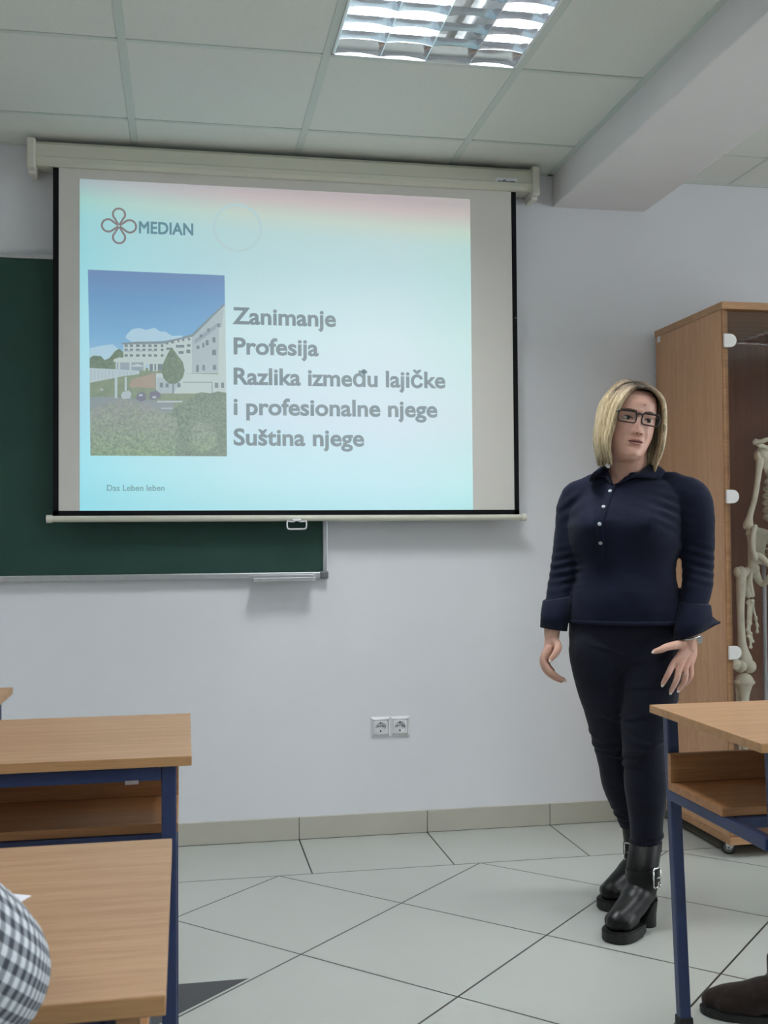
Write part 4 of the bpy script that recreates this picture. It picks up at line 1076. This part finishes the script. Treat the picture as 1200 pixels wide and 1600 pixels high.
# her left flap (right in the photo): from the nape round the neck to the placket, point hanging on the chest
nape = Vector((.024, .085, 1.335))
collar_flap([nape, (.095, .055, 1.347), (.098, .0, 1.350), osp(1010, 731, .010)+Vector((0, 0, .006)), osp(995, 740, .009), osp(975, 750, .007), osp(959.5, 757, .004)],
            [nape+Vector((0, .014, -.040)), (.122, .055, 1.308), osp(1040, 735, .012), osp(1031, 748, .019), osp(1003, 746, .020), osp(982, 748.5, .016), osp(961, 760, .005)])
collar_flap([nape, (-.045, .055, 1.345), (-.040, .0, 1.342), osp(947, 733, .010), osp(951, 739, .009), osp(955, 746, .007), osp(957.5, 756, .004)],
            [nape+Vector((0, .014, -.040)), (-.078, .055, 1.308), osp(930, 737, .012), osp(920, 754, .019), osp(936, 745, .020), osp(950, 750, .014), osp(956, 758, .005)])
# turned-back cuffs
def cuff(name, rings_px, open_tip=None):
    bm = bmesh.new(); rings = []
    for (c, rx, ry, tilt) in rings_px:
        rings.append([Vector((c[0]+math.cos(t_)*rx, c[1]+math.sin(t_)*ry, c[2]+math.cos(t_)*tilt)) for t_ in [2*math.pi*i/28 for i in range(28)]])
    if open_tip: open_tip(rings)
    loft(bm, rings, caps=False)
    o = obj(name, bm, M['shirt'], sho, smooth=True, world=False); m_ = o.modifiers.new('t', 'SOLIDIFY'); m_.thickness = .003; m_.offset = -1
    return o
cR0, cR1 = Wp(870, 936, .022), Wp(865, 983, .006)
cuff('cuff', [(cR0+Vector((0, 0, .004)), .037, .036, .006), (cR0, .0425, .042, .006), (cR0*.5+cR1*.5, .0435, .044, .0), (cR1, .040, .042, -.006), (cR1+Vector((0, 0, .002)), .037, .039, -.006)])
cL0, cL1 = Wp(1086, 944, -.085), Wp(1076, 992, -.112)
def tip(rings):
    for r_ in rings[1:]:
        pass
    for k_, amt in ((2, .014), (3, .048), (4, .052)):
        for i, p in enumerate(rings[k_]):
            t_ = 2*math.pi*i/28; w_ = max(0, math.cos(t_-.15))**6
            p.x += amt*w_; p.z += .022*w_*(1 if k_ > 2 else .4)
cuff('cuff', [(cL0+Vector((0, 0, .004)), .039, .039, -.004), (cL0, .045, .045, -.004), (cL0*.5+cL1*.5, .047, .047, .0), (cL1, .045, .046, .014), (cL1+Vector((0, 0, .002)), .041, .042, .014)], tip)

# ---- trousers
tr = bmesh.new()
for L in (LEG_L, LEG_R): tube(tr, L, n=24, steps=40)
hip = []
for z, cx, hw, df, db in ((.74, .008, .125, .085, .10), (.79, .006, .158, .10, .122), (.84, .007, .163, .107, .12), (.88, .008, .162, .108, .112), (.905, .009, .158, .108, .104)):
    hip.append(sring((cx, .012, z), hw, df, db, ROT*.7, 40, 2.2))
loft(tr, hip)
tr = remesh(tr, 0.0045, 8, 0.55); tr.normal_update()
rnd = random.Random(11)
folds = [(LEG_L, z, s) for z, s in ((.70, .6), (.62, .7), (.565, 1.2), (.53, 1.3), (.50, 1.2), (.46, .8), (.26, 1.0), (.235, 1.3), (.215, 1.2))]+[(LEG_R, z, s) for z, s in ((.60, .6), (.53, 1.1), (.50, 1.2), (.47, 1.0), (.31, 1.1), (.285, 1.3), (.26, 1.2))]+[(LEG_L, .765, .9), (LEG_R, .77, .8)]
for v_ in tr.verts:
    c = v_.co
    for j, (L, z, s) in enumerate(folds):
        zc = z+.02*math.sin(j*2.1)*(c.x-.03)/.06+.01*math.sin(c.y*30+j)
        dz = c.z-zc
        if abs(dz) > .03: continue
        own = min(abs((c-Vector(q[:3])).length) for q in L) < .12
        if own: v_.co += v_.normal*.0030*s*(math.exp(-(dz/.007)**2)-.7*math.exp(-((dz+.012)/.006)**2))*(.55+.45*math.sin(c.x*40+j*1.7))
wrinkle(tr, .0012, (10, 10, 22))
bmesh.ops.delete(tr, geom=[f for f in tr.faces if f.calc_center_median().z < (.204 if f.calc_center_median().y < .07 else .222)], context='FACES')
tro = obj('trousers', tr, M['trouser'], woman, smooth=True, world=False, normals=False)
md = tro.modifiers.new('cloth', 'SOLIDIFY'); md.thickness = .003; md.offset = -1

# ---- ankle boots: shaft, foot, platform sole, block heel, buckled strap
def boot(heel, ang, shaft_top, name_lab):
    """heel = ground point under the heel, ang = heading of the toe"""
    ca, sa = math.cos(ang), math.sin(ang)
    fw = Vector((ca, sa, 0)); sd = Vector((-sa, ca, 0))
    def q(f, s, z): return Vector((heel[0], heel[1], 0))+fw*f+sd*s+Vector((0, 0, z))
    bm = bmesh.new()
    tube(bm, [(*shaft_top, .047), (*q(.045, 0, .165), .046), (*q(.046, 0, .12), .045), (*q(.042, 0, .095), .038)], n=20, round_ends=False)
    tube(bm, [(*q(.028, 0, .092), .032), (*q(.07, 0, .095), .042), (*q(.11, 0, .075), .041), (*q(.15, 0, .062), .037), (*q(.182, 0, .056), .031), (*q(.195, 0, .052), .027)], n=20, round_ends=True)
    for s in (-1, 1): tube(bm, [(*q(.14, s*.014, .052), .028), (*q(.180, s*.017, .048), .026)], n=14, round_ends=True)
    bm = remesh(bm, .004, 5, .5)
    bmesh.ops.delete(bm, geom=[f for f in bm.faces if f.calc_center_median().z < .028], context='FACES')
    bmesh.ops.delete(bm, geom=[f for f in bm.faces if f.calc_center_median().z > shaft_top[2]-.003], context='FACES')
    bt = obj('boot', bm, M['leather'], woman, smooth=True, world=False, normals=False)
    bm = bmesh.new(); out = []
    for f, w_ in ((.085, .034), (.12, .042), (.16, .048), (.19, .046), (.212, .036), (.224, .02), (.228, 0)): out.append((f, w_))
    ol = [q(f, w_, 0) for f, w_ in out]+[q(f, -w_, 0) for f, w_ in reversed(out[:-1])]
    prism(bm, ol, (0, 0, .032)); bmesh.ops.bevel(bm, geom=bm.edges[:], offset=.004, segments=2, affect='EDGES')
    ol2 = [q(f, w_*1.02, .033) for f, w_ in ((.0, .024), (.03, .036), (.07, .034), (.10, .040))]
    rows = [[q(f, s, z) for s in (-w_, -w_*.5, 0, w_*.5, w_)] for f, w_, z in ((-.002, .022, .078), (.02, .033, .076), (.055, .035, .068), (.085, .036, .045), (.11, .040, .030))]
    r2 = bmesh.new(); loft(r2, rows, caps=False, close=False); bmesh.ops.solidify(r2, geom=r2.faces[:], thickness=.008); merge(bm, r2)
    auto_smooth(obj('platform_sole', bm, M['sole'], bt, world=False))
    bm = bmesh.new()
    hr = []
    for z, k_ in ((0, .95), (.035, .95), (.074, 1.08)):
        hr.append([q(.027+math.cos(t_)*.029*k_-(z*.03), math.sin(t_)*.031*k_, z) for t_ in [2*math.pi*i/20 for i in range(20)]])
    loft(bm, hr); auto_smooth(obj('block_heel', bm, M['sole'], bt, world=False))
    # strap around the shaft with a square buckle on the outer side
    zc = .152; rings = []
    for i in range(33):
        t_ = 2*math.pi*i/32; c = q(.045, 0, zc); rings.append((c, t_))
    bm = bmesh.new()
    rr = [[c+fw*math.cos(t_)*r_+sd*math.sin(t_)*r_+Vector((0, 0, dz)) for c, t_ in rings[:-1]] for dz, r_ in ((-.016, .0455), (-.016, .0485), (.016, .0485), (.016, .0455))]
    loft(bm, rr, caps=False); stp = auto_smooth(obj('strap', bm, M['leather'], bt, world=False), 50)
    return bt, stp, q, fw, sd
A45 = math.radians(-133)
bt, stp, q, fw, sd = boot((.066, -.032), A45, (.059, -.018, .235), 'l')
def buckle(bt, base, out, along):
    bm = bmesh.new(); up = Vector((0, 0, 1)); w_, h_ = .0155, .027
    loop = [(-w_, -h_*.8), (-w_*.8, -h_), (w_*.8, -h_), (w_, -h_*.8), (w_, h_*.8), (w_*.8, h_), (-w_*.8, h_), (-w_, h_*.8), (-w_, -h_*.8)]
    for (a0, b0), (a1, b1) in zip(loop, loop[1:]):
        tube(bm, [(*(base+along*a0+up*b0), .0027), (*(base+along*a1+up*b1), .0027)], n=8, steps=2)
    tube(bm, [(*(base+along*-.004+out*.003), .0018), (*(base+along*w_+out*.003), .0018)], n=8, steps=2)
    obj('buckle', bm, M['silver'], bt, smooth=True, world=False)
o_ = (sd*1.0+fw*0.35).normalized()
o_ = Vector((.62, -.78, 0)).normalized(); al = Vector((.78, .62, 0)).normalized()
buckle(stp, q(.045, 0, .152)+o_*.0515, o_, al)
bt2, stp2, q2, fw2, sd2 = boot((.118, .212), math.radians(-140), (.076, .184, .25), 'r')
buckle(stp2, q2(.045, 0, .152)+Vector((-.75, -.66, 0))*.0515, Vector((-.75, -.66, 0)), Vector((.66, -.75, 0)))

# ---- face details
def surf(bm, poly, off, nx=18, nz=6):
    """patch on the face: poly(t) -> (x, z_low, z_high) for t in 0..1"""
    rows = []
    for i in range(nx):
        x, a, c = poly(i/(nx-1)); rows.append([Vector((x, face_y(x, a+(c-a)*j/(nz-1), off*math.sin(math.pi*min(max(j/(nz-1), .02), .98))**.5), a+(c-a)*j/(nz-1))) for j in range(nz)])
    loft(bm, rows, caps=False, close=False)
LW2 = .0235
def upper(t): x = -LW2+2*LW2*t; s = math.sin(math.pi*t)**.7; return x, -.0700, -.0700+.0078*s-.0016*math.exp(-(x/.0035)**2)
def lower(t): x = -LW2*.95+1.9*LW2*t; s = math.sin(math.pi*t)**.8; return x, -.0712-.0098*s, -.0712
bm = bmesh.new(); surf(bm, upper, .0028); surf(bm, lower, .0032)
obj('lips', headify(bm), M['lip'], woman, smooth=True, world=False)
bm = bmesh.new(); surf(bm, lambda t: (-LW2*.9+1.8*LW2*t, -.0718-.0012*math.sin(math.pi*t), -.0692+.0008*math.sin(math.pi*t)), .0034, 16, 4)
obj('mouth_gap', headify(bm), M['mouth'], woman, smooth=True, world=False)
for s in (-1, 1):
    bm = bmesh.new()
    def br(t, s=s):
        x = s*(.0125+.036*t); z = .0165+.0065*math.sin(t*2.2)-.003*t; w_ = .0031*(1-.6*t)
        return x, z-w_, z+w_
    surf(bm, br, .0018, 14, 5); obj('eyebrow', headify(bm), M['brow'], woman, smooth=True, world=False)
    ex, ez = s*.0315, -.0045; ey = face_y(ex, ez)
    bm = bmesh.new(); ball(bm, (ex, ey+.0045, ez), (.0140, .0085, .0064), 12)
    eo = obj('eye', headify(bm), M['eye_white'], woman, smooth=True, world=False)
    bm = bmesh.new(); ball(bm, (ex+.0025, ey-.0022, ez+.0008), (.0066, .0028, .0064), 10); obj('iris', headify(bm), M['iris'], eo, smooth=True, world=False)
    bm = bmesh.new()
    tube(bm, [(ex+dx, face_y(ex+dx, ez+dz)-.0012, ez+dz, r_) for dx, dz, r_ in ((-.0145, -.001, .0007), (-.008, .0045, .0014), (0, .0064, .0018), (.008, .0046, .0015), (.0145, -.0005, .0008))], n=6, steps=16)
    obj('eyelash', headify(bm), M['lash'], eo, smooth=True, world=False)
    bm = bmesh.new(); ball(bm, (s*.0068, face_y(s*.0068, -.0475)-.0002, -.0472), (.0036, .003, .002), 6); obj('nostril', headify(bm), M['mouth'], woman, smooth=True, world=False)
bm = bmesh.new(); x, z = .010, .038; ball(bm, (x, face_y(x, z)-.0003, z), (.0019, .0014, .0019), 6); obj('mole', headify(bm), M['mole'], woman, smooth=True, world=False)
# spectacles
gl = bpy.data.objects.new('glasses', None); COL.objects.link(gl); gl.parent = woman
gl.matrix_local = HM @ Matrix.Translation((-.006, 0, 0))
GY_ = -.101
def rrect(cx, cz, w_, h_, r_, n=6):
    out = []
    for (sx_, sz_, a0) in ((1, 1, 0), (-1, 1, 90), (-1, -1, 180), (1, -1, 270)):
        for i in range(n):
            t_ = math.radians(a0+90*i/(n-1)); out.append((cx+sx_*(w_-r_)+math.cos(t_)*r_, cz+sz_*(h_-r_)+math.sin(t_)*r_))
    return out
def wrapy(x): return GY_+.10*abs(x)**2*9
bm = bmesh.new()
for s in (-1, 1):
    o2 = rrect(s*.0355, -.003, .0270, .0165, .009); o2 = o2+[o2[0], o2[1]]
    tube(bm, [(x, wrapy(x), z, .0030 if z > .006 else .0022) for x, z in o2], n=8, steps=len(o2)*2, caps=False)
tube(bm, [(-.011, wrapy(.011), .004, .002), (-.004, GY_-.002, .0075, .0022), (.004, GY_-.002, .0075, .0022), (.011, wrapy(.011), .004, .002)], n=8)
tube(bm, [(-.010, wrapy(.01), .010, .0022), (0, GY_-.002, .0098, .0022), (.010, wrapy(.01), .010, .0022)], n=8)
obj('spectacle_frame', bm, M['frame'], gl, smooth=True, world=False)
for s in (-1, 1):
    bm = bmesh.new(); tube(bm, [(s*.0615, wrapy(.0615), .008, .0024), (s*.066, -.075, .008, .0018), (s*.070, -.03, .006, .0016), (s*.072, .01, .002, .0016)], n=8); obj('temple', bm, M['frame'], gl, smooth=True, world=False)
    bm = bmesh.new(); prism(bm, [(x, wrapy(x)-.0006, z) for x, z in rrect(s*.0355, -.003, .0260, .0155, .0085)], (0, .0012, 0)); obj('lens', bm, M['lens'], gl, world=False)

# ---- hair: chin-length bob, parted off-centre, built from locks over a close cap
hair = bmesh.new(); locks = bmesh.new()
rows = []
for i in range(26):
    z = -.10+.2055*i/25; row = []
    for j in range(48):
        th = 2*math.pi*j/48; a = abs(math.degrees((th+math.pi) % (2*math.pi)-math.pi))
        row.append(head_pt(th, z, .0025))
    rows.append(row)
layr = hair.loops.layers.uv.verify()
V = [[hair.verts.new(p) for p in r_] for r_ in rows]
def hairline(a): return np.interp(a, [0, 25, 45, 60, 75, 95, 130, 180], [.080, .078, .066, .04, -.01, -.06, -.10, -.11])
for i in range(25):
    for j in range(48):
        a = abs(((j+.5)/48*360+180) % 360-180)
        if rows[i][j].z < hairline(a): continue
        f = hair.faces.new((V[i][j], V[i][(j+1) % 48], V[i+1][(j+1) % 48], V[i+1][j])); f.smooth = True
        for lp in f.loops: lp[layr].uv = (.5, .03+.10*(1-(lp.vert.co.z+.10)/.21))
top = hair.faces.new(V[25])
for lp in top.loops: lp[layr].uv = (.5, .03)
bmesh.ops.delete(hair, geom=[v_ for v_ in hair.verts if not v_.link_faces], context='VERTS')
rnd = random.Random(5)
def lock(pts, r, flat=.45, steps=16):
    nf = len(locks.faces); tube(locks, pts, n=7, steps=steps, flat=flat, uv=(1, 1), axis=(0, 0, 1)); locks.faces.ensure_lookup_table(); layk = locks.loops.layers.uv.verify(); sh_u = rnd.random()
    for f_ in locks.faces[nf:]:
        for lp in f_.loops: lp[layk].uv.x = sh_u
def part_pt(t): return Vector((-.016+.004*t, -.082+.117*t, .082+.026*math.sin(min(1, t*1.3)*math.pi/2)))
def shell(phi, z, k_=1.0):
    """hair envelope; phi = 0 at her left, 90 at the back, 180 at her right"""
    rx = np.interp(z, [-.15, -.11, -.05, .0, .035, .072, .10], [.082, .095, .099, .097, .092, .074, .034]); ry = np.interp(z, [-.15, -.11, -.05, 0, .035, .072, .10], [.088, .10, .112, .116, .113, .09, .04])
    p = math.radians(phi); c, s = math.cos(p), math.sin(p)
    if s < 0: ry = np.interp(z, [-.15, -.1, 0, .05, .09], [.085, .085, .092, .10, .085])
    return Vector((rx*c*k_, ry*s*k_, z))
for layer in range(3):
    for side in (0, 1):
        n = 56
        for i in range(n):
            f = (i+rnd.uniform(-.4, .4))/(n-1); f = min(max(f, 0), 1)
            t = f**.9
            if side == 0: phi = -44+f*136
            else: phi = 222-f*134
            if side == 1: phi = max(phi, 90) if f > .99 else phi
            s0 = part_pt(t)+Vector((rnd.uniform(-.004, .004)*(1 if side else 1), rnd.uniform(-.006, .006), 0))
            k_ = 1.0-layer*.035+rnd.uniform(-.015, .015)
            ze = -.140+rnd.uniform(-.012, .010)+(.010 if phi > 60 and phi < 120 else 0)
            if side == 0 and f < .25:      # the long fringe swept over to her left
                w_ = 1-f/.25
                m1 = Vector((.016, -.0925, .081))*w_+shell(phi, .085, k_)*(1-w_); m2 = Vector((.052, -.083, .058))*w_+shell(phi, .05, k_)*(1-w_)
                m3 = Vector((.0735, -.066, .018))*w_+shell(phi, .01, k_)*(1-w_); m4 = Vector((.084, -.050, -.035))*w_+shell(phi, -.04, k_)*(1-w_)
                m5 = Vector((.086, -.040, -.09))*w_+shell(phi, -.09, k_)*(1-w_); m6 = Vector((.074, -.042, ze))*w_+shell(phi, ze, k_*.97)*(1-w_)
                cps = [s0, m1, m2, m3, m4, m5, m6]
            elif side == 1 and f < .25:
                w_ = 1-f/.25
                m1 = Vector((-.038, -.084, .076))*w_+shell(phi, .085, k_)*(1-w_); m2 = Vector((-.060, -.081, .052))*w_+shell(phi, .05, k_)*(1-w_)
                m3 = Vector((-.077, -.080, .012))*w_+shell(phi, .01, k_)*(1-w_); m4 = Vector((-.084, -.073, -.04))*w_+shell(phi, -.04, k_)*(1-w_)
                m5 = Vector((-.088, -.067, -.09))*w_+shell(phi, -.09, k_)*(1-w_); m6 = Vector((-.069, -.060, ze))*w_+shell(phi, ze, k_*.95)*(1-w_)
                cps = [s0, m1, m2, m3, m4, m5, m6]
            else:
                mid_ = (s0+shell(phi, .068, k_))/2; mid_.z = max(s0.z, .092)+.004-(.012*layer)
                cps = [s0, mid_, shell(phi, .068, k_), shell(phi, .026, k_), shell(phi, -.03, k_), shell(phi, -.085, k_), shell(phi, ze, k_*rnd.uniform(.93, .99))]
            R0 = rnd.uniform(.0042, .0078)
            prof = [.55, .85, 1, 1, 1, .85, .18]
            lock([(*(p+Vector((rnd.uniform(-.0015, .0015), rnd.uniform(-.0015, .0015), 0))), R0*g_) for p, g_ in zip(cps, prof)], R0)
headify(hair); locks.transform(HMH); merge(hair, locks)
obj('hair', hair, M['hair'], woman, smooth=True, world=False, normals=False)

# ---- watch, ring, nails
bm = bmesh.new(); c = Wp(1078, 996, -.117)
tube(bm, [(c.x+math.cos(t_)*.0275, c.y+math.sin(t_)*.0275, c.z+math.cos(t_)*.006, .0035) for t_ in [2*math.pi*i/24 for i in range(25)]], n=8, steps=50, caps=False)
wt = obj('watch', bm, M['silver'], woman, smooth=True, world=False)
bm = bmesh.new(); p = Wp(1091.5, 999, -.125); cyl(bm, p, p+Vector((.006, -.004, 0)), .013, n=24); auto_smooth(obj('watch_case', bm, M['chrome'], wt, world=False))
bm = bmesh.new(); c = Vector(LF[2][1][:3])*.45+Vector(LF[2][2][:3])*.55; ax = (Vector(LF[2][2][:3])-Vector(LF[2][1][:3])).normalized(); s_ = ax.cross(Vector((0, 1, 0))).normalized(); t2 = ax.cross(s_)
tube(bm, [(*(c+s_*math.cos(t_)*.0102+t2*math.sin(t_)*.0102), .0012) for t_ in [2*math.pi*i/20 for i in range(21)]], n=6, steps=42, caps=False)
obj('ring', bm, M['silver'], woman, smooth=True, world=False)
for fl, k_ in [(f, 1) for f in LF[:3]]+[(LT, 1), (RT, 1), (RF[0], 1)]:
    p = Vector(fl[-1][:3]); d_ = (p-Vector(fl[-2][:3])).normalized(); bm = bmesh.new()
    up_ = Vector((0, -1, 0)); up_ = (up_-d_*up_.dot(d_)).normalized(); rt_ = d_.cross(up_)
    m_ = Matrix((rt_, d_, up_)).transposed()
    ball(bm, p+d_*.0045+up_*.0042, (.0042, .0058, .0022), 8, m_)
    obj('fingernail', bm, M['nail'], woman, smooth=True, world=False)
# ------------------------------------------------------------------ seated neighbours at the picture's edges
def chair(cx, cy, rz, label):
    t = thing('school_chair', label, 'chair', (cx, cy, 0), rz)
    bm = new_box(-.19, .19, -.19, .19, .435, .45, .006); obj('seat', bm, M['wood'], t, world=False)
    bm = bmesh.new(); loft(bm, [[(x, -.2-.02*math.cos(x*7), z) for x in np.linspace(-.18, .18, 9)]+[(x, -.212-.02*math.cos(x*7), z) for x in np.linspace(.18, -.18, 9)] for z in (.66, .82)])
    obj('backrest', bm, M['wood'], t, world=False)
    for sx_ in (-1, 1):
        bm = bmesh.new(); tube(bm, [(sx_*.185, .17, 0, .011), (sx_*.185, .17, .43, .011)], n=12, steps=2); obj('leg', bm, M['navy'], t, world=False, smooth=True)
        bm = bmesh.new(); tube(bm, [(sx_*.185, -.19, 0, .011), (sx_*.185, -.18, .44, .011), (sx_*.185, -.215, .80, .011)], n=12); obj('leg', bm, M['navy'], t, world=False, smooth=True)
    return t
def seated(label, loc, rz, top_mat, legs, right_arm_, left_arm_, hair_mat, head_turn=0.0):
    """a sitter in their own frame: facing +y, hips over the origin at seat height"""
    t = thing('person', label, 'person', loc, rz)
    bm = bmesh.new()
    trunk = [(0, 0, .50, .165, .12), (0, -.01, .60, .155, .115), (0, -.005, .75, .16, .115), (0, .02, .90, .175, .115), (0, .035, 1.0, .165, .095), (0, .045, 1.06, .09, .07), (0, .05, 1.12, .055, .055)]
    loft(bm, [sring((x, y, z), a-.012, c-.012, c-.012, 0, 28, 2.3) for x, y, z, a, c in trunk])
    tube(bm, [(0, .05, 1.10, .052), (0, .065, 1.18, .052)], n=16)
    loft(bm, [[Vector((p.x, -p.y, p.z))+Vector((0, .085, 1.27)) for p in [head_pt(2*math.pi*j/64, z) for j in range(64)]] for z in np.linspace(-.128, .112, 50)])
    for A in (right_arm_, left_arm_):
        tube(bm, [(x, y, z, r-.012) for x, y, z, r in A], n=14, round_ends=True)
        w_ = Vector(A[-1][:3]); d_ = (w_-Vector(A[-2][:3])).normalized(); sd_ = d_.cross(Vector((0, 0, 1))).normalized()
        tube(bm, [(*w_, .024), (*(w_+d_*.06), .03)], n=12, flat=.6, round_ends=True)
        for i in range(4):
            o_ = sd_*(i-1.5)*.019; ln = (.062, .072, .068, .052)[i]
            tube(bm, [(*(w_+d_*.06+o_*.8), .0095), (*(w_+d_*(.09+ln*.4)+o_+Vector((0, 0, .006))), .0085), (*(w_+d_*(.085+ln)+o_-Vector((0, 0, .008))), .0068)], n=8, round_ends=True)
        tube(bm, [(*(w_+d_*.01+sd_*.022), .0125), (*(w_+d_*.05+sd_*.045), .0105), (*(w_+d_*.085+sd_*.04), .0085)], n=8, round_ends=True)
    for L in legs: tube(bm, [(x, y, z, r-.015) for x, y, z, r in L], n=12, round_ends=True)
    obj('body', remesh(bm, .006, 3), M['skin'], t, smooth=True, world=False, normals=False)
    bm = bmesh.new(); loft(bm, [sring((x, y, z), a, c, c, 0, 28, 2.3) for x, y, z, a, c in cr(trunk[:-1], 24)], caps=False, uv=(22, 16))
    top = obj('top', bm, top_mat, t, smooth=True, world=False)
    for A in (right_arm_, left_arm_):
        a0 = A[0]; bm = bmesh.new(); tube(bm, [(a0[0]*.55, a0[1]+.005, a0[2]+.005, a0[3]*.95)]+list(A), n=26, steps=50, uv=(28, 60), caps=False, axis=(0, 0, 1)); obj('sleeve', bm, top_mat, top, smooth=True, world=False)
    bm = bmesh.new()
    for L in legs: tube(bm, L[:-1] if len(L) > 4 else L, n=18, round_ends=True)
    loft(bm, [sring((0, -.02, z), a, c, c, 0, 28, 2.3) for z, a, c in ((.463, .12, .09), (.48, .165, .125), (.53, .17, .13), (.56, .162, .12))])
    obj('trousers', remesh(bm, .008, 6), M['grey_trouser'], t, smooth=True, world=False, normals=False)
    bm = bmesh.new(); loft(bm, [[Vector((p.x, -p.y, p.z))+Vector((0, .085, 1.27)) for p in [head_pt(2*math.pi*j/48, z, .012) for j in range(48)]] for z in np.linspace(.055, .112, 12)])
    b2 = bmesh.new(); ball(b2, (0, .05, 1.28), (.088, .09, .10), 14); merge(bm, b2)
    obj('hair', bm, hair_mat, t, smooth=True, world=False)
    return t
def shoe(parent, heel, ang, mat, size=.255):
    ca, sa = math.cos(ang), math.sin(ang); fw = Vector((ca, sa, 0)); sd = Vector((-sa, ca, 0))
    def q(f, s, z): return Vector((heel[0], heel[1], 0))+fw*f+sd*s+Vector((0, 0, z))
    bm = bmesh.new()
    tube(bm, [(*q(.05, 0, .15), .048), (*q(.05, 0, .10), .046), (*q(.045, 0, .06), .04)], n=18)
    tube(bm, [(*q(.035, 0, .05), .034), (*q(.09, 0, .058), .042), (*q(.14, 0, .045), .038), (*q(.19, 0, .037), .033), (*q(.222, 0, .032), .024)], n=18, round_ends=True)
    for s in (-1, 1): tube(bm, [(*q(.13, s*.014, .034), .028), (*q(.19, s*.016, .032), .025)], n=12, round_ends=True)
    bm = remesh(bm, .005, 5)
    bmesh.ops.delete(bm, geom=[f for f in bm.faces if f.calc_center_median().z < .014], context='FACES')
    sh_ = obj('ankle_boot', bm, mat, parent, smooth=True, world=False, normals=False)
    out = [(-.004, .0), (.004, .022), (.03, .035), (.08, .034), (.14, .042), (.19, .044), (.225, .034), (.243, .018), (.25, 0)]
    bm = bmesh.new(); prism(bm, [q(f, w_, 0) for f, w_ in out]+[q(f, -w_, 0) for f, w_ in reversed(out[1:-1])], (0, 0, .018))
    bmesh.ops.bevel(bm, geom=bm.edges[:], offset=.003, segments=2, affect='EDGES'); obj('sole', bm, M['rubber'], sh_, world=False)
# left: only the checked sleeve shows
PL = Vector((-.84, -3.46, 0))
def pl(x, y, z, r): return (x-PL.x, y-PL.y, z, r)
lp_ = seated('person in a grey and white checked shirt leaning an elbow on the near desk', PL, 0, M['check'],
             [[(s*.09, 0, .548, .09), (s*.10, .22, .545, .08), (s*.11, .42, .52, .065), (s*.11, .44, .30, .055), (s*.11, .43, .12, .045), (s*.11, .45, .07, .04)] for s in (-1, 1)],
             [pl(-.715, -3.43, 1.00, .066), pl(-.668, -3.35, .90, .063), pl(-.628, -3.25, .82, .060), pl(-.622, -3.19, .79, .052), pl(-.655, -3.10, .785, .045), pl(-.70, -2.99, .778, .038), pl(-.725, -2.93, .775, .032)],
             [pl(-.985, -3.42, 1.00, .066), pl(-1.02, -3.32, .90, .056), pl(-1.03, -3.22, .81, .050), pl(-.98, -3.10, .795, .042), pl(-.93, -3.0, .778, .033)], M['brown_hair'])
for s in (-1, 1): shoe(lp_, (s*.11, .39), math.radians(90), M['leather'])
chair(PL.x, PL.y-.01, 0, 'wooden school chair under the person in the checked shirt')
# right: only one suede boot shows
PR = Vector((1.36, -2.47, 0)); R_ang = math.radians(8)
def pr(x, y, z, r):
    v_ = Matrix.Rotation(-R_ang, 3, 'Z') @ (Vector((x, y, z))-PR); return (v_.x, v_.y, v_.z, r)
rp_ = seated('person at the right desk, one dark suede ankle boot stretched out on the floor', PR, R_ang, M['knit'],
             [[pr(1.28, -2.47, .548, .088), pr(1.23, -2.27, .54, .076), pr(1.17, -2.07, .475, .060), pr(1.07, -1.95, .29, .052), pr(.955, -1.825, .13, .042), pr(.94, -1.80, .09, .036)],
              [pr(1.44, -2.47, .548, .088), pr(1.44, -2.27, .54, .076), pr(1.44, -2.06, .475, .060), pr(1.44, -2.03, .30, .054), pr(1.44, -1.97, .13, .042), pr(1.44, -1.96, .09, .036)]],
             [pr(1.54, -2.36, 1.0, .062), pr(1.60, -2.28, .86, .053), pr(1.57, -2.18, .79, .047), pr(1.45, -2.05, .775, .036)],
             [pr(1.18, -2.40, 1.0, .062), pr(1.12, -2.30, .86, .053), pr(1.14, -2.20, .79, .047), pr(1.25, -2.06, .775, .036)], M['brown_hair'])
h_ = Matrix.Rotation(-R_ang, 3, 'Z') @ (Vector((.958, -1.792, 0))-PR)
shoe(rp_, (h_.x, h_.y), math.radians(151)-R_ang, M['suede'])
h_ = Matrix.Rotation(-R_ang, 3, 'Z') @ (Vector((1.44, -2.02, 0))-PR)
shoe(rp_, (h_.x, h_.y), math.radians(90)-R_ang, M['suede'])
chair(PR.x, PR.y, R_ang, 'wooden school chair behind the right desk')
